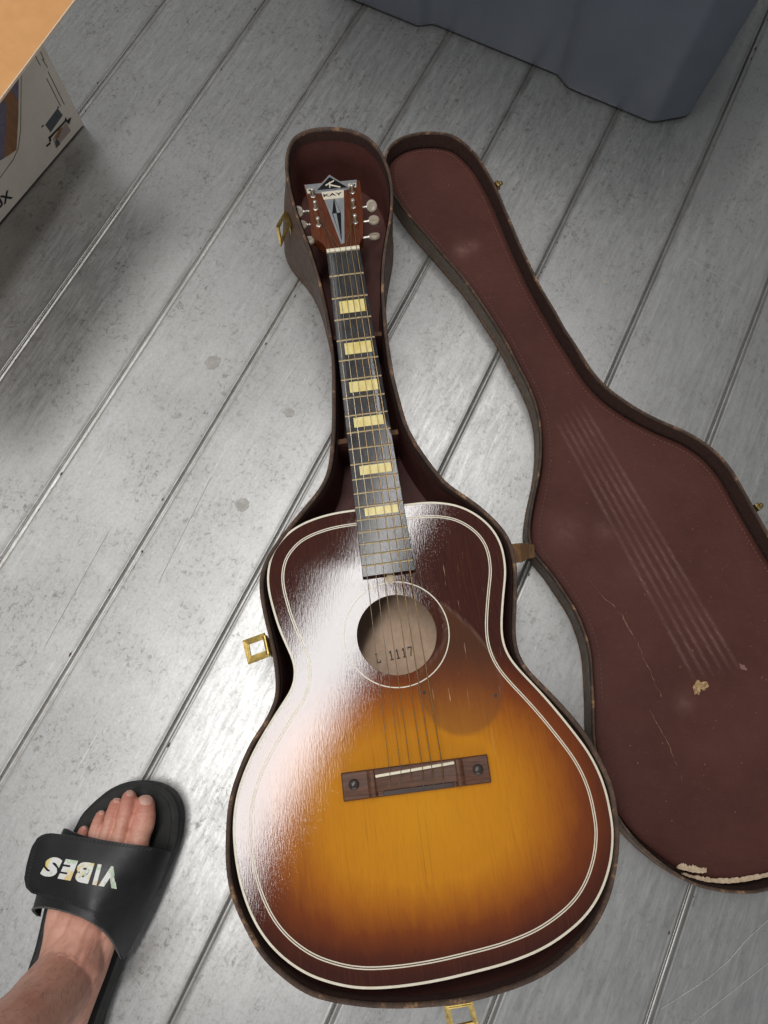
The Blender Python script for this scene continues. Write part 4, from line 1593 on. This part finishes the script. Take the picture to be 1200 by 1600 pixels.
COL.objects.link(PE)
tag(PE, 'bare left foot and ankle of a person wearing a black slide', 'person')
FRAME[PE] = Matrix()
cf = np.array([v.co[:] for v in me2.vertices])
red = np.zeros(len(cf))
for T_ in TOES:
    p = np.array(at(*T_[0][0]))
    red = np.maximum(red, np.exp(-(np.linalg.norm(cf - p, axis=1) / .016) ** 2))
    p = np.array(at(*T_[1][0]))
    red = np.maximum(red, .6 * np.exp(-(np.linalg.norm(cf - p, axis=1) / .010) ** 2))
# skin relief: toe creases, tendons and veins pushed into the surface
nrm_ = np.array([v.normal[:] for v in me2.vertices])
push = np.zeros(len(cf))


def seg_dist(a, b):
    a, b = np.array(a), np.array(b)
    d = b - a
    t = np.clip(((cf - a) @ d) / (d @ d), 0, 1)
    return np.linalg.norm(cf - a - t[:, None] * d, axis=1), t


rk = random.Random(3)
for T_ in TOES:
    a, b = np.array(at(*T_[0][0])), np.array(at(*T_[1][0]))
    c = np.array(at(*T_[2][0]))
    ax = (b - a) / np.linalg.norm(b - a)
    rad = T_[1][1] * 1.5
    near = np.linalg.norm(cf - b, axis=1) < rad * 1.5
    for off in (-.0035, -.001, .0016, .0044):
        u_ = (cf - b) @ ax - off + .0004 * np.sin(cf[:, 0] * 900 + off * 5000)
        push -= .00050 * np.exp(-(u_ / .0008) ** 2) * near
    for off in (-.002, .001):
        u_ = (cf - c) @ ax - off
        push -= .00035 * np.exp(-(u_ / .0009) ** 2) * (np.linalg.norm(cf - c, axis=1) < rad * 1.5)
for pa, pb, h_ in (((172, 1435, .09), (112, 1520, .115), .0016), ((140, 1430, .09), (100, 1515, .112), .0012), ((112, 1425, .085), (92, 1510, .11), .0010), ((150, 1440, .09), (104, 1518, .113), .0009)):
    dd_, t_ = seg_dist(at(*pa), at(*pb))
    push += h_ * np.exp(-(dd_ / .012) ** 2) * np.sin(np.pi * np.clip(t_, 0, 1)) * .0
    A2, B2 = np.array(at(*pa))[:2], np.array(at(*pb))[:2]
    d2 = B2 - A2
    t2 = ((cf[:, :2] - A2) @ d2) / (d2 @ d2)
    perp = (cf[:, :2] - A2) @ np.array([-d2[1], d2[0]]) / np.linalg.norm(d2) + .0015 * np.sin(t2 * 9 + h_ * 9000)
    push += h_ * np.exp(-(perp / .0034) ** 2) * np.clip(t2 * 3 + .6, 0, 1) * np.clip((1.3 - t2) * 3, 0, 1) * (nrm_[:, 2] > .2)
newco = cf + nrm_ * push[:, None]
me2.vertices.foreach_set('co', newco.ravel().astype(np.float32))
me2.update()
a_ = me2.attributes.new('red', 'FLOAT', 'POINT')
a_.data.foreach_set('value', red.astype(np.float32))
fb_ = BVHTree.FromPolygons([v.co[:] for v in me2.vertices], [tuple(p.vertices) for p in me2.polygons])
hm = MB()
tries = 0
hl_ = random.Random(12)
while len(hm.f) < 6 * 95 and tries < 4000:
    tries += 1
    px, py = hl_.uniform(-20, 150), hl_.uniform(1470, 1605)
    h = fb_.ray_cast(CO, ray(px, py).normalized())
    if h[0] is None:
        continue
    q_, n_ = h[0], h[1]
    dn_ = Vector((.35 + hl_.uniform(-.35, .35), .75 + hl_.uniform(-.3, .3), -.35))
    dn_ = (dn_ - n_ * dn_.dot(n_)).normalized()
    ln = hl_.uniform(.005, .011)
    hm.tube([q_ - n_ * .0002, q_ + dn_ * ln * .5 + n_ * .0009, q_ + dn_ * ln + n_ * .0006], [.00009, .00008, .00003], 3, False, False)
hair = build('leg_hair', hm, simple('dark_hair', (.10, .055, .035), (.15, .085, .055), .6), PE, True)
hair['kind'] = 'stuff'
M_NAIL = simple('toenail', (.66, .40, .32), (.60, .33, .26), .26, scale=200)
for (cx_, cy_, wx, wy) in ((228, 1250, 10.5, 8.5), (203, 1239.5, 6.2, 5.0), (182, 1251, 5.0, 4.0), (159, 1270, 4.2, 3.6), (132, 1294, 3.6, 3.2)):
    mb = MB()
    rings = []
    ok = True
    for s_k, lf in ((1.0, -.0004), (.97, .0005), (.8, .0009), (.4, .0011), (.05, .0011)):
        rg = []
        for k in range(20):
            a = 2 * math.pi * k / 20
            ca, sa_ = math.cos(a), math.sin(a)
            ex = abs(ca) ** .7 * math.copysign(1, ca)
            ey = abs(sa_) ** .7 * math.copysign(1, sa_)
            px = cx_ + s_k * (wx * ex * 1.0 + wy * ey * .14)
            py = cy_ + s_k * (-wx * ex * .06 + wy * ey)
            h = fb_.ray_cast(CO, ray(px, py).normalized())
            if h[0] is None:
                h = fb_.find_nearest(at(px, py, .05))
            rg.append(h[0] + h[1] * lf)
        rings.append(rg)
    mb.loft(rings, True, False, True)
    build('toenail', mb, M_NAIL, PE, True)
